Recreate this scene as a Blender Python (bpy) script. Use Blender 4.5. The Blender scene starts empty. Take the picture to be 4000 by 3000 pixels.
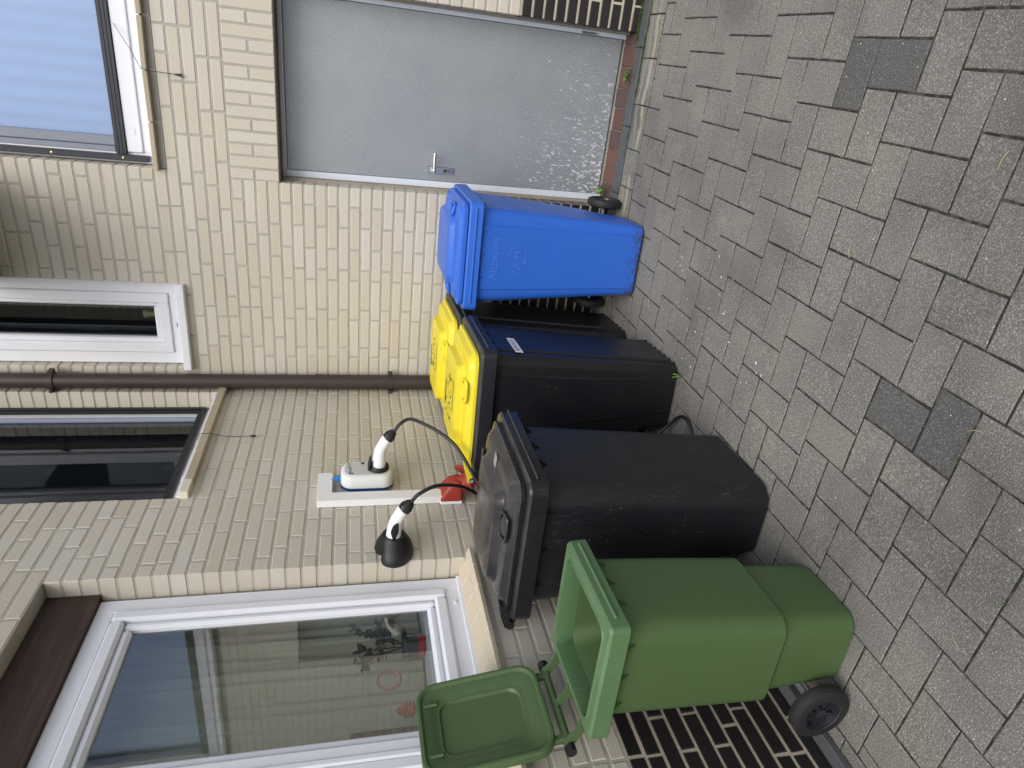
import bpy, bmesh, math, random
from mathutils import Vector, Matrix
random.seed(7)
R = math.radians
sc = bpy.context.scene
COL = sc.collection
# ------------------------------------------------------------------ camera (portrait picture stored on its side)
F_PX = 2552.6; YAW = R(-26.318); PIT = R(13.978); ROL = R(-0.27)
CAM = Vector((1.9411, -3.8822, 1.5660))
fw = Vector((math.sin(YAW)*math.cos(PIT), math.cos(YAW)*math.cos(PIT), -math.sin(PIT)))
r0 = Vector((math.cos(YAW), -math.sin(YAW), 0)); d0 = fw.cross(r0)
RT = math.cos(ROL)*r0 + math.sin(ROL)*d0
DN = -math.sin(ROL)*r0 + math.cos(ROL)*d0
cd = bpy.data.cameras.new('camera'); cam = bpy.data.objects.new('camera', cd); COL.objects.link(cam)
cd.sensor_fit = 'HORIZONTAL'; cd.sensor_width = 36; cd.lens = F_PX/4000*36; cd.clip_start = .05; cd.clip_end = 2000
m3 = Matrix((DN, RT, -fw)).transposed()
cam.matrix_world = Matrix.Translation(CAM) @ m3.to_4x4()
sc.camera = cam
sc.render.resolution_x = 1024; sc.render.resolution_y = 768
# ------------------------------------------------------------------ sky and sun (open shade)
SUN_EL, SUN_AZ = 48, 205      # soft light from behind the camera
w = bpy.data.worlds.new('World'); sc.world = w; w.use_nodes = True
nt = w.node_tree; nt.nodes.clear()
sky = nt.nodes.new('ShaderNodeTexSky'); sky.sky_type = 'NISHITA'; sky.sun_disc = False
sky.sun_elevation = R(SUN_EL); sky.sun_rotation = R(SUN_AZ); sky.air_density = 1.0; sky.dust_density = 2.5; sky.ozone_density = 1.0
hs = nt.nodes.new('ShaderNodeHueSaturation'); hs.inputs['Saturation'].default_value = .62
bg = nt.nodes.new('ShaderNodeBackground'); bg.inputs['Strength'].default_value = .13
ow = nt.nodes.new('ShaderNodeOutputWorld')
nt.links.new(sky.outputs[0], hs.inputs['Color']); nt.links.new(hs.outputs[0], bg.inputs[0]); nt.links.new(bg.outputs[0], ow.inputs[0])
sl = bpy.data.lights.new('sun', 'SUN'); sl.energy = 1.3; sl.angle = R(45); sl.color = (1, .97, .92)
so = bpy.data.objects.new('sun', sl); COL.objects.link(so)
# sun comes from azimuth direction s
sdir = Vector((.36, -1, 0)).normalized()*math.cos(R(SUN_EL)) + Vector((0, 0, math.sin(R(SUN_EL))))
so.rotation_euler = sdir.to_track_quat('Z', 'Y').to_euler()
sky.sun_rotation = math.atan2(sdir.x, sdir.y)
sc.view_settings.view_transform = 'Standard'; sc.view_settings.look = 'None'
sc.view_settings.exposure = 0.5; sc.view_settings.gamma = 1
sc.render.engine = 'CYCLES'

def project(P):
    q = Vector(P)-CAM; z = q.dot(fw)
    if z < .05: return None
    return (2000+F_PX*q.dot(DN)/z, 1500-F_PX*q.dot(RT)/z)     # raw photo pixels (4000 x 3000)

# ------------------------------------------------------------------ helpers: objects
def link(name, me, mat=None, parent=None, loc=(0, 0, 0), rot=(0, 0, 0)):
    o = bpy.data.objects.new(name, me); COL.objects.link(o)
    if mat and me and not me.materials: me.materials.append(mat)
    o.location = loc; o.rotation_euler = rot
    if parent: o.parent = parent
    return o
def tag(o, label=None, cat=None, group=None, kind=None):
    if label: o['label'] = label
    if cat: o['category'] = cat
    if group: o['group'] = group
    if kind: o['kind'] = kind
    return o
def thing(name, label, cat, loc=(0, 0, 0), rz=0, group=None):
    return tag(link(name, None, loc=loc, rot=(0, 0, rz)), label, cat, group)
class MB:
    """collects vertices and faces of ONE mesh"""
    def __init__(s): s.v = []; s.f = []
    def add(s, vs, fs):
        o = len(s.v); s.v += [tuple(v) for v in vs]; s.f += [tuple(i+o for i in f) for f in fs]; return s
    def box(s, x0, x1, y0, y1, z0, z1, bev=0):
        if bev <= 0:
            return s.add([(x0, y0, z0), (x1, y0, z0), (x1, y1, z0), (x0, y1, z0), (x0, y0, z1), (x1, y0, z1), (x1, y1, z1), (x0, y1, z1)],
                  [(3, 2, 1, 0), (4, 5, 6, 7), (0, 1, 5, 4), (1, 2, 6, 5), (2, 3, 7, 6), (3, 0, 4, 7)])
        b = bm_box(x0, x1, y0, y1, z0, z1, bev); return s.add(*b)
    def loft(s, loops, cap0=True, cap1=True, closed=True):
        n = len(loops[0]); vs = [p for l in loops for p in l]; fs = []
        for k in range(len(loops)-1):
            for i in range(n if closed else n-1):
                j = (i+1) % n
                fs.append((k*n+i, k*n+j, (k+1)*n+j, (k+1)*n+i))
        if cap0: fs.append(tuple(reversed(range(n))))
        if cap1: fs.append(tuple((len(loops)-1)*n+i for i in range(n)))
        return s.add(vs, fs)
    def tube(s, pts, r, n=10, caps=True):
        pts = [Vector(p) for p in pts]; rs = r if isinstance(r, (list, tuple)) else [r]*len(pts)
        loops = []; up = None
        for i, p in enumerate(pts):
            t = (pts[min(i+1, len(pts)-1)]-pts[max(i-1, 0)]).normalized()
            if up is None:
                up = Vector((0, 0, 1)) if abs(t.z) < .9 else Vector((1, 0, 0))
            a = t.cross(up)
            if a.length < 1e-4: a = t.cross(Vector((0, 1, .3)))
            a.normalize(); b = a.cross(t).normalized(); up = b
            loops.append([p+a*math.cos(2*math.pi*k/n)*rs[i]+b*math.sin(2*math.pi*k/n)*rs[i] for k in range(n)])
        return s.loft(loops, caps, caps)
    def lathe(s, prof, c, axis, n=32, caps=True):
        """prof: (radius, height) along axis from c"""
        ax = Vector(axis).normalized(); u = ax.cross(Vector((0, 0, 1)) if abs(ax.z) < .9 else Vector((1, 0, 0))).normalized(); v = ax.cross(u)
        c = Vector(c)
        return s.loft([[c+ax*h+(u*math.cos(2*math.pi*k/n)+v*math.sin(2*math.pi*k/n))*max(rr, 1e-4) for k in range(n)] for rr, h in prof], caps, caps)
    def xf(s, M):
        s.v = [tuple(M @ Vector(v)) for v in s.v]; return s
    def mesh(s, name, smooth=None):
        me = bpy.data.meshes.new(name); me.from_pydata(s.v, [], s.f)
        bm = bmesh.new(); bm.from_mesh(me); bmesh.ops.recalc_face_normals(bm, faces=bm.faces[:])
        if smooth is not None:
            for f in bm.faces: f.smooth = True
            for e in bm.edges:
                if len(e.link_faces) == 2 and e.calc_face_angle(0) > R(smooth): e.smooth = False
        bm.to_mesh(me); bm.free(); me.update(); return me
    def build(s, name, mat, parent=None, smooth=None, loc=(0, 0, 0), rot=(0, 0, 0)):
        return link(name, s.mesh(name, smooth), mat, parent, loc, rot)
def bm_box(x0, x1, y0, y1, z0, z1, bev, seg=1):
    bm = bmesh.new(); bmesh.ops.create_cube(bm, size=1)
    for v in bm.verts: v.co = Vector(((x0+x1)/2+v.co.x*(x1-x0), (y0+y1)/2+v.co.y*(y1-y0), (z0+z1)/2+v.co.z*(z1-z0)))
    bmesh.ops.bevel(bm, geom=bm.edges[:]+bm.verts[:], offset=bev, segments=seg, profile=.5, affect='EDGES')
    bm.verts.index_update(); vs = [v.co.copy() for v in bm.verts]; fs = [[v.index for v in f.verts] for f in bm.faces]; bm.free()
    return vs, fs
def rr(hx, yf, yb, r, z, n=5, cx=0):
    """rounded rectangle loop, x in [cx-hx, cx+hx], y in [yf, yb]"""
    out = []; r = min(r, hx*.98, (yb-yf)*.49)
    for (px, py, a0) in ((cx+hx-r, yb-r, 0), (cx-hx+r, yb-r, 90), (cx-hx+r, yf+r, 180), (cx+hx-r, yf+r, 270)):
        for k in range(n+1):
            a = R(a0+90*k/n); out.append((px+r*math.cos(a), py+r*math.sin(a), z))
    return out
def spline(pts, n=8):
    pts = [Vector(p) for p in pts]; out = []
    P = [pts[0]*2-pts[1]]+pts+[pts[-1]*2-pts[-2]]
    for i in range(1, len(P)-2):
        a, b, c, d = P[i-1], P[i], P[i+1], P[i+2]
        for k in range(n):
            t = k/n; out.append(.5*((2*b)+(c-a)*t+(2*a-5*b+4*c-d)*t*t+(3*b-a-3*c+d)*t**3))
    out.append(pts[-1]); return out
def text_mesh(body, size, extrude=.0008, align='CENTER', shear=0):
    cu = bpy.data.curves.new('lettering', 'FONT'); cu.body = body; cu.size = size; cu.extrude = extrude; cu.align_x = align; cu.align_y = 'CENTER'; cu.shear = shear
    cu.resolution_u = 3
    o = bpy.data.objects.new('lettering', cu); COL.objects.link(o)
    me = bpy.data.meshes.new_from_object(o.evaluated_get(bpy.context.evaluated_depsgraph_get()))
    bpy.data.objects.remove(o); bpy.data.curves.remove(cu); me.name = 'lettering'; me.materials.clear(); return me
def inset_poly(poly, d):
    n = len(poly); out = []
    for i in range(n):
        a, b, c = Vector(poly[i-1]), Vector(poly[i]), Vector(poly[(i+1) % n])
        e1 = (b-a).normalized(); e2 = (c-b).normalized()
        n1 = Vector((-e1.y, e1.x)); n2 = Vector((-e2.y, e2.x))
        k = 1+n1.dot(n2); out.append(b+(n1+n2)*(d/max(k, .2)))
    return out
def clip(poly, nx, ny, c):
    out = []
    for i in range(len(poly)):
        a, b = poly[i-1], poly[i]; da = a[0]*nx+a[1]*ny-c; db = b[0]*nx+b[1]*ny-c
        if (da >= 0) != (db >= 0):
            t = da/(da-db); out.append((a[0]+(b[0]-a[0])*t, a[1]+(b[1]-a[1])*t))
        if db >= 0: out.append(b)
    return out
def area(p): return .5*sum(p[i-1][0]*p[i][1]-p[i][0]*p[i-1][1] for i in range(len(p)))
# ------------------------------------------------------------------ helpers: materials
class NM:
    def __init__(s, name, rough=.6, metal=0, spec=.5):
        s.m = bpy.data.materials.new(name); s.m.use_nodes = True; s.t = s.m.node_tree
        s.b = s.t.nodes['Principled BSDF']; s.b.inputs['Roughness'].default_value = rough; s.b.inputs['Metallic'].default_value = metal
        s.b.inputs['Specular IOR Level'].default_value = spec
    def n(s, typ, **kw):
        o = s.t.nodes.new(typ)
        for k, v in kw.items():
            if k in o.inputs: o.inputs[k].default_value = v
            else: setattr(o, k, v)
        return o
    def l(s, a, b): s.t.links.new(a, b)
    def pos(s, scale=(1, 1, 1), obj=False):
        src = s.n('ShaderNodeTexCoord').outputs['Object'] if obj else s.n('ShaderNodeNewGeometry').outputs['Position']
        mp = s.n('ShaderNodeMapping'); mp.inputs['Scale'].default_value = scale; s.l(src, mp.inputs['Vector']); return mp.outputs[0]
    def noise(s, sc_, vec=None, detail=4, rough=.55):
        o = s.n('ShaderNodeTexNoise', Scale=sc_, Detail=detail, Roughness=rough)
        s.l(vec if vec is not None else s.pos(), o.inputs['Vector']); return o.outputs['Fac']
    def ramp(s, fac, stops):
        o = s.n('ShaderNodeValToRGB'); e = o.color_ramp.elements
        while len(e) < len(stops): e.new(.5)
        for q, (p, c) in zip(e, stops): q.position = p; q.color = (*c, 1) if len(c) == 3 else c
        s.l(fac, o.inputs[0]); return o.outputs[0]
    def mix(s, fac, a, b, mode='MIX'):
        o = s.n('ShaderNodeMix', data_type='RGBA', blend_type=mode)
        for val, idx in ((fac, 0), (a, 6), (b, 7)):
            if isinstance(val, (int, float)): o.inputs[idx].default_value = val if idx == 0 else (val, val, val, 1)
            elif isinstance(val, tuple): o.inputs[idx].default_value = (*val, 1)
            else: s.l(val, o.inputs[idx])
        return o.outputs[2]
    def math(s, op, a, b=0.0, c=None):
        o = s.n('ShaderNodeMath', operation=op)
        for i, v in enumerate((a, b, c)):
            if v is None: continue
            if isinstance(v, (int, float)): o.inputs[i].default_value = v
            else: s.l(v, o.inputs[i])
        return o.outputs[0]
    def rnd(s):
        a = s.n('ShaderNodeAttribute', attribute_name='rnd'); o = s.n('ShaderNodeObjectInfo')
        return s.math('FRACT', s.math('ADD', a.outputs['Fac'], o.outputs['Random']))
    def col(s, c):
        if isinstance(c, tuple): s.b.inputs['Base Color'].default_value = (*c, 1)
        else: s.l(c, s.b.inputs['Base Color'])
        return s
    def bump(s, h, strength=.3, dist=.002):
        o = s.n('ShaderNodeBump'); o.inputs['Strength'].default_value = strength; o.inputs['Distance'].default_value = dist
        s.l(h, o.inputs['Height']); s.l(o.outputs[0], s.b.inputs['Normal']); return s
    def rough(s, fac, lo, hi):
        o = s.n('ShaderNodeMapRange'); o.inputs['To Min'].default_value = lo; o.inputs['To Max'].default_value = hi
        s.l(fac, o.inputs['Value']); s.l(o.outputs[0], s.b.inputs['Roughness']); return s
def sep(m, vec, k):
    o = m.n('ShaderNodeSeparateXYZ'); m.l(vec, o.inputs[0]); return o.outputs[k]

def make_brick(name, stops, dirt=(.40, .36, .28), rough=.55, grain=.12):
    m = NM(name, rough)
    c = m.ramp(m.rnd(), stops)
    n1 = m.noise(3.0, detail=5); n2 = m.noise(260, detail=2)
    c = m.mix(m.math('MULTIPLY', n1, .22), c, dirt)
    c = m.mix(grain, c, m.ramp(n2, [(.3, (.15, .13, .1)), (.6, (.75, .72, .65))]))
    sp = m.ramp(m.noise(55, detail=3), [(.70, (0, 0, 0)), (.76, (1, 1, 1))])
    c = m.mix(m.math('MULTIPLY', sp, .35), c, (.22, .18, .13))
    m.col(c).bump(m.noise(120, detail=3), .12, .002); return m.m
BRICK = make_brick('beige_clinker', [(0, (.56, .508, .40)), (.15, (.60, .555, .475)), (.35, (.56, .512, .41)), (.5, (.62, .58, .51)), (.65, (.575, .525, .435)), (.8, (.60, .555, .47)), (.9, (.54, .487, .38)), (1, (.59, .54, .45))])
PLINTH = make_brick('black_glazed_clinker', [(0, (.010, .009, .010)), (.5, (.016, .013, .014)), (1, (.012, .010, .012))], dirt=(.03, .028, .026), rough=.32, grain=.012)
SILLB = make_brick('sill_clinker', [(0, (.40, .33, .22)), (1, (.46, .39, .27))])
TILE = make_brick('sill_tile', [(0, (.62, .53, .38)), (1, (.66, .57, .43))])
REDB = make_brick('red_brick', [(0, (.14, .048, .034)), (.3, (.06, .034, .031)), (.55, (.10, .036, .03)), (.8, (.05, .031, .027)), (1, (.15, .052, .035))], dirt=(.07, .06, .045), rough=.8, grain=.04)
def make_mortar(name, a, b):
    m = NM(name, .95)
    c = m.ramp(m.noise(7, detail=6), [(.3, a), (.7, b)])
    c = m.mix(m.math('MULTIPLY', m.noise(180, detail=2), .3), c, (.25, .23, .2))
    m.col(c).bump(m.noise(150, detail=4), .6, .004); return m.m
MORTAR = make_mortar('grey_mortar', (.40, .375, .33), (.50, .475, .43))
MORTARA = make_mortar('pale_mortar', (.44, .41, .345), (.54, .51, .445))
PMORTAR = make_mortar('cream_mortar', (.42, .36, .27), (.55, .48, .36))
RENDER = make_mortar('jamb_mortar', (.28, .25, .20), (.36, .33, .28))
def make_paver(name, base, stripe=False):
    m = NM(name, .92, spec=.3)
    v = m.rnd()
    c = m.ramp(v, [(0, tuple(x*.88 for x in base)), (.25, base), (.5, tuple(x*1.12 for x in base)), (.8, tuple(x*.93 for x in base)), (1, (base[0]*1.22, base[1]*1.18, base[2]*1.06))])
    big = m.noise(2.2, detail=5); c = m.mix(m.math('MULTIPLY', big, .55), c, m.mix(.5, c, (.21, .20, .175)))
    g = m.noise(210, detail=4, rough=.85)
    lich = m.ramp(m.noise(4.5, detail=7, rough=.62), [(.46, (0, 0, 0)), (.62, (1, 1, 1))])
    c = m.mix(m.math('MULTIPLY', lich, .55), c, (base[0]*1.55, base[1]*1.52, base[2]*1.36))
    pat = m.ramp(m.noise(1.3, detail=6, rough=.6), [(.36, (.70, .70, .71)), (.52, (1, 1, 1)), (.68, (1.16, 1.15, 1.12))])
    k = base[0]/.18
    c = m.mix(.62, c, m.ramp(g, [(.30, (.03*k, .03*k, .03*k)), (.45, (.12*k, .118*k, .112*k)), (.55, (.19*k, .185*k, .17*k)), (.66, (.75*k, .73*k, .66*k))]), 'MIX')
    c = m.mix(1.0, c, pat, 'MULTIPLY')
    vo = m.n('ShaderNodeTexVoronoi', Scale=95); m.l(m.pos(), vo.inputs['Vector'])
    wh = m.ramp(vo.outputs['Distance'], [(.10, (1, 1, 1)), (.17, (0, 0, 0))])
    pick = m.ramp(m.noise(45, detail=1), [(.50, (0, 0, 0)), (.62, (1, 1, 1))])
    c = m.mix(m.math('MULTIPLY', wh, m.math('MULTIPLY', pick, .6)), c, (.62, .61, .58))
    st = m.ramp(m.noise(9, detail=6, rough=.7), [(.60, (0, 0, 0)), (.75, (1, 1, 1))])
    c = m.mix(m.math('MULTIPLY', st, .45), c, (.05, .048, .044))
    if stripe:
        P = m.pos(); y = sep(m, P, 1)
        wob = m.math('ADD', y, m.math('MULTIPLY', m.math('SUBTRACT', m.noise(5, detail=3), .5), .09))
        s1 = m.ramp(m.math('MULTIPLY', m.math('ADD', wob, .30), 5.0), [(.25, (0, 0, 0)), (.31, (1, 1, 1)), (.42, (1, 1, 1)), (.48, (0, 0, 0)), (.66, (0, 0, 0)), (.71, (.8, .8, .8)), (.80, (0, 0, 0))])
        brk = m.ramp(m.noise(3.1, detail=3), [(.40, (0, 0, 0)), (.52, (1, 1, 1))])
        c = m.mix(m.math('MULTIPLY', s1, m.math('MULTIPLY', brk, .75)), c, (.42, .38, .28))
    m.col(c).bump(g, .55, .003); return m.m
PAVER = make_paver('concrete_paver', (.184, .177, .162)); PAVERD = make_paver('dark_concrete_paver', (.102, .103, .111))
KERB = make_paver('kerb_paver', (.185, .18, .165), True)
def simple(name, c, rough=.5, metal=0, var=.12, scale=14, spec=.5, bump=0, bs=200):
    m = NM(name, rough, metal, spec)
    m.col(m.mix(m.math('MULTIPLY', m.noise(scale, detail=5), var*2), c, tuple(x*.55 for x in c)))
    if bump: m.bump(m.noise(bs, detail=3), bump, .001)
    return m.m
SOIL = None
def make_soil():
    m = NM('joint_soil', 1, spec=.1)
    c = m.ramp(m.noise(18, detail=6), [(.35, (.014, .013, .011)), (.55, (.032, .029, .024)), (.62, (.022, .034, .010)), (.75, (.10, .095, .085))])
    c = m.mix(m.math('MULTIPLY', m.ramp(m.noise(38, detail=4), [(.48, (0, 0, 0)), (.60, (1, 1, 1))]), .7), c, (.13, .125, .11))
    c = m.mix(.35, c, m.ramp(m.noise(300, detail=2), [(.35, (.008, .008, .008)), (.7, (.14, .13, .11))]))
    m.col(c).bump(m.noise(160), .8, .006); return m.m
SOIL = make_soil()
SLATE = simple('slate_strip', (.095, .102, .110), .7, var=.3, scale=10, bump=.3)
def make_plastic(name, c, rough=.42, scratch=.25, dust=None, dustamt=0, spec=.5, splash=False):
    m = NM(name, rough, spec=spec)
    P = m.pos(obj=True)
    col = m.mix(m.math('MULTIPLY', m.noise(5, P, 5), .30), c, tuple(x*.72 for x in c))
    sv = m.n('ShaderNodeMapping'); sv.inputs['Scale'].default_value = (60, 60, 6); sv.inputs['Rotation'].default_value = (.25, .1, .2); m.l(m.n('ShaderNodeTexCoord').outputs['Object'], sv.inputs[0])
    s1 = m.ramp(m.noise(3.2, sv.outputs[0], 4, .7), [(.57, (0, 0, 0)), (.72, (1, 1, 1))])
    reg = m.ramp(m.noise(4, P, 3), [(.42, (0, 0, 0)), (.64, (1, 1, 1))])
    hi = tuple(min(1, x*1.5+.12) for x in c)
    col = m.mix(m.math('MULTIPLY', s1, m.math('MULTIPLY', reg, scratch)), col, hi)
    # tiny splashes
    vo = m.n('ShaderNodeTexVoronoi', Scale=28); m.l(P, vo.inputs['Vector'])
    dot = m.ramp(vo.outputs['Distance'], [(.05, (1, 1, 1)), (.09, (0, 0, 0))])
    pk = m.ramp(m.noise(6, P, 2), [(.55, (0, 0, 0)), (.66, (1, 1, 1))])
    col = m.mix(m.math('MULTIPLY', dot, m.math('MULTIPLY', pk, scratch*.7)), col, (.55, .55, .53))
    if splash:
        zz = sep(m, m.n('ShaderNodeTexCoord').outputs['Object'], 2)
        lo = m.ramp(zz, [(.0, (1, 1, 1)), (.025, (.75, .75, .75)), (.16, (0, 0, 0))])
        dn = m.ramp(m.math('ADD', m.noise(75, P, 6, .75), m.math('MULTIPLY', lo, .30)), [(.66, (0, 0, 0)), (.80, (1, 1, 1))])
        col = m.mix(m.math('MULTIPLY', dn, .8), col, (.045, .036, .028))
    if dust:
        nz = m.n('ShaderNodeNewGeometry'); up = sep(m, nz.outputs['Normal'], 2)
        d = m.math('MULTIPLY', m.ramp(up, [(.2, (0, 0, 0)), (.9, (1, 1, 1))]), m.ramp(m.noise(7, P, 6, .65), [(.35, (.25, .25, .25)), (.7, (1, 1, 1))]))
        col = m.mix(m.math('MULTIPLY', d, dustamt), col, dust)
    m.col(col); m.rough(m.noise(9, P, 5), rough-.08, rough+.14); m.bump(m.noise(220, P, 3), .10, .0008)
    return m.m
P_BLUE = make_plastic('blue_plastic', (.028, .135, .60), .36, .16, splash=True)
P_YEL = make_plastic('yellow_plastic', (.80, .66, .030), .40, .10)
P_BLK = make_plastic('black_plastic', (.0085, .0092, .012), .36, .30)
P_BLKRIM = make_plastic('black_rim_plastic', (.011, .012, .016), .38, .16, (.10, .095, .08), .5)
P_GRY = make_plastic('anthracite_plastic', (.0095, .0102, .0135), .42, .50)
P_GRYLID = make_plastic('dusty_anthracite_plastic', (.013, .013, .015), .24, .25, (.15, .14, .13), .40)
P_GRN = make_plastic('green_plastic', (.066, .118, .042), .46, .14)
P_GRNRIM = make_plastic('worn_green_plastic', (.085, .165, .070), .50, .40, (.20, .30, .17), .45)
RUBBER = make_plastic('tyre_rubber', (.012, .012, .013), .62, .35, (.06, .06, .06), .4)
HUB = make_plastic('wheel_hub_plastic', (.022, .022, .030), .30, .1)
PVC = simple('white_pvc', (.80, .81, .86), .35, var=.05)
TRUNK = simple('white_trunking', (.86, .85, .86), .4, var=.05)
CUTPVC = simple('cream_pvc', (.74, .70, .56), .5, var=.08)
ALU = simple('dark_grey_aluminium', (.045, .048, .058), .42, .3, var=.15, scale=40)
BLKFR = simple('black_screen_frame', (.012, .012, .014), .45, .1)
CABLE = simple('black_cable', (.012, .012, .014), .42)
BLACKP = simple('black_socket_plastic', (.010, .010, .011), .5, bump=.2, bs=400)
STEEL = simple('brushed_steel', (.62, .62, .60), .28, .95, var=.1, scale=60)
BRASS = simple('brass_screw', (.7, .55, .25), .3, .9)
ZINC = simple('pin_zinc', (.35, .38, .42), .5, .4)
BLUEC = simple('blue_gland', (.02, .22, .62), .4)
NAVY = simple('navy_band', (.012, .06, .20), .45)
BOXW = simple('charger_shell', (.72, .74, .72), .55, var=.06, bump=.35, bs=350)
FACE = simple('charger_face', (.62, .60, .56), .5, var=.06)
WHITEP = simple('white_plug', (.86, .86, .86), .35, var=.03)
RED = simple('red_plug', (.36, .035, .02), .48, var=.15)
PIPE = simple('brown_pipe', (.050, .034, .030), .5, var=.3, scale=9)
WOOD = None
def make_wood():
    m = NM('brown_wood', .6)
    n = m.noise(3, m.pos((3, 1.2, 30)), 6)
    m.col(m.ramp(n, [(.3, (.030, .017, .012)), (.55, (.055, .030, .020)), (.75, (.085, .045, .026))])).bump(n, .2, .003); return m.m
WOOD = make_wood()
def make_door():
    m = NM('galvanised_sheet', .46, .55)
    P = m.pos()
    c = m.ramp(m.noise(4, P, 6), [(.3, (.30, .335, .365)), (.7, (.36, .39, .415))])
    c = m.mix(.22, c, m.ramp(m.noise(140, P, 3), [(.35, (.20, .23, .26)), (.65, (.60, .63, .66))]))
    z = sep(m, P, 2); x = sep(m, P, 0)
    low = m.ramp(z, [(.0, (1, 1, 1)), (.45, (.8, .8, .8)), (.8, (.35, .35, .35)), (1.0, (.05, .05, .05))])
    lowz = m.n('ShaderNodeMapRange'); lowz.inputs['From Min'].default_value = 0; lowz.inputs['From Max'].default_value = 1.5; m.l(z, lowz.inputs['Value'])
    low = m.ramp(lowz.outputs[0], [(.02, (1, 1, 1)), (.22, (.75, .75, .75)), (.45, (.45, .45, .45)), (.95, (.06, .06, .06))])
    left = m.n('ShaderNodeMapRange'); left.inputs['From Min'].default_value = 2.15; left.inputs['From Max'].default_value = 1.3; left.inputs['To Min'].default_value = .55; left.inputs['To Max'].default_value = 1.0; m.l(x, left.inputs['Value'])
    amt = m.math('MULTIPLY', low, left.outputs[0])
    n = m.noise(1, m.pos((95, 95, 34)), 3, .62)
    thr = m.math('SUBTRACT', .78, m.math('MULTIPLY', amt, .285))
    spl = m.math('MULTIPLY', m.math('SUBTRACT', n, thr), 14)
    spl = m.n('ShaderNodeClamp'); src = m.math('MULTIPLY', m.math('SUBTRACT', n, thr), 14); m.l(src, spl.inputs[0])
    c = m.mix(m.math('MULTIPLY', spl.outputs[0], .65), c, (.72, .75, .80))
    rust = m.ramp(m.noise(1, m.pos((60, 60, 14)), 4), [(.66, (0, 0, 0)), (.72, (1, 1, 1))])
    rl = m.ramp(lowz.outputs[0], [(.02, (1, 1, 1)), (.10, (.5, .5, .5)), (.35, (.15, .15, .15)), (.5, (0, 0, 0))])
    c = m.mix(m.math('MULTIPLY', rust, m.math('MULTIPLY', rl, .7)), c, (.28, .12, .05))
    m.col(c); mm = m.math('SUBTRACT', .55, m.math('MULTIPLY', spl.outputs[0], .5)); m.l(mm, m.b.inputs['Metallic'])
    m.rough(m.noise(30, P, 4), .40, .55); return m.m
DOOR = make_door()
FRAME = simple('galvanised_frame', (.70, .75, .83), .45, .1, var=.1, scale=30)
def make_glass(name, tint=(.8, .85, .85), k=2.0, base=.02):
    m = NM(name); t = m.t; t.nodes.remove(m.b)
    fr = m.n('ShaderNodeFresnel', IOR=1.5); tr = m.n('ShaderNodeBsdfTransparent'); gl = m.n('ShaderNodeBsdfGlossy', Roughness=.004)
    tr.inputs['Color'].default_value = (*tint, 1); gl.inputs['Color'].default_value = (.95, .98, 1, 1)
    ad = m.math('MULTIPLY', m.math('MULTIPLY_ADD', fr.outputs[0], k, base), m.math('SUBTRACT', 1.0, m.n('ShaderNodeNewGeometry').outputs['Backfacing'])); mx = m.n('ShaderNodeMixShader')
    m.l(ad, mx.inputs[0]); m.l(tr.outputs[0], mx.inputs[1]); m.l(gl.outputs[0], mx.inputs[2])
    m.l(mx.outputs[0], t.nodes['Material Output'].inputs[0]); return m.m
GLASS = make_glass('window_glass', (.84, .88, .87), k=2.6, base=.03)
GLASSD = make_glass('screened_glass', (.55, .58, .6), k=.9, base=.01)
def make_curtain(name, c, tr=.4):
    m = NM(name, .9, spec=.1); m.col(c)
    m.b.inputs['Transmission Weight'].default_value = 0
    t = m.n('ShaderNodeBsdfTranslucent'); t.inputs[0].default_value = (*c, 1); mx = m.n('ShaderNodeMixShader'); mx.inputs[0].default_value = tr
    m.l(m.b.outputs[0], mx.inputs[1]); m.l(t.outputs[0], mx.inputs[2]); m.l(mx.outputs[0], m.t.nodes['Material Output'].inputs[0]); return m.m
CURT = make_curtain('beige_curtain', (.78, .72, .58))
CURTSKY = make_curtain('sky_reflection_curtain', (.47, .60, .88), .25)  # blue is the sky reflection of the pane, put into the fabric colour
GLASSB = make_glass('coated_glass', (.92, .96, 1), 2.5, .05)
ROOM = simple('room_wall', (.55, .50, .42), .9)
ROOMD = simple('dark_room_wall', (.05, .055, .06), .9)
LEAF = simple('leaf_green', (.10, .22, .03), .5, var=.3, scale=40)
LEAFD = simple('houseplant_green', (.018, .035, .012), .5, var=.3, scale=40)
MOSS = simple('moss_green', (.08, .13, .025), .95, var=.45, scale=30)
WHITE = simple('chalk_white', (.75, .75, .74), .8, var=.1)
STRAW = simple('dry_straw', (.42, .33, .20), .8, var=.2)
INK = simple('black_print', (.012, .012, .012), .6)
INKB = simple('blue_print', (.012, .03, .16), .5)
LABELW = simple('white_label', (.82, .82, .83), .4, var=.04)
PALEG = simple('pale_grey_label', (.36, .37, .36), .5, var=.1)
EMB = make_plastic('pale_blue_emboss', (.055, .19, .66), .32, .2)
PINK = simple('pink_felt', (.55, .20, .26), .8)
ORANGE = simple('orange_wood', (.50, .13, .02), .5)
BROWNW = simple('dark_brown_wood', (.06, .03, .018), .5)
POTG = simple('grey_pot', (.05, .06, .07), .5)
POTR = simple('red_pot', (.35, .02, .015), .5)
GOLD = simple('figurine_gold', (.45, .36, .20), .4, .3)

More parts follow.
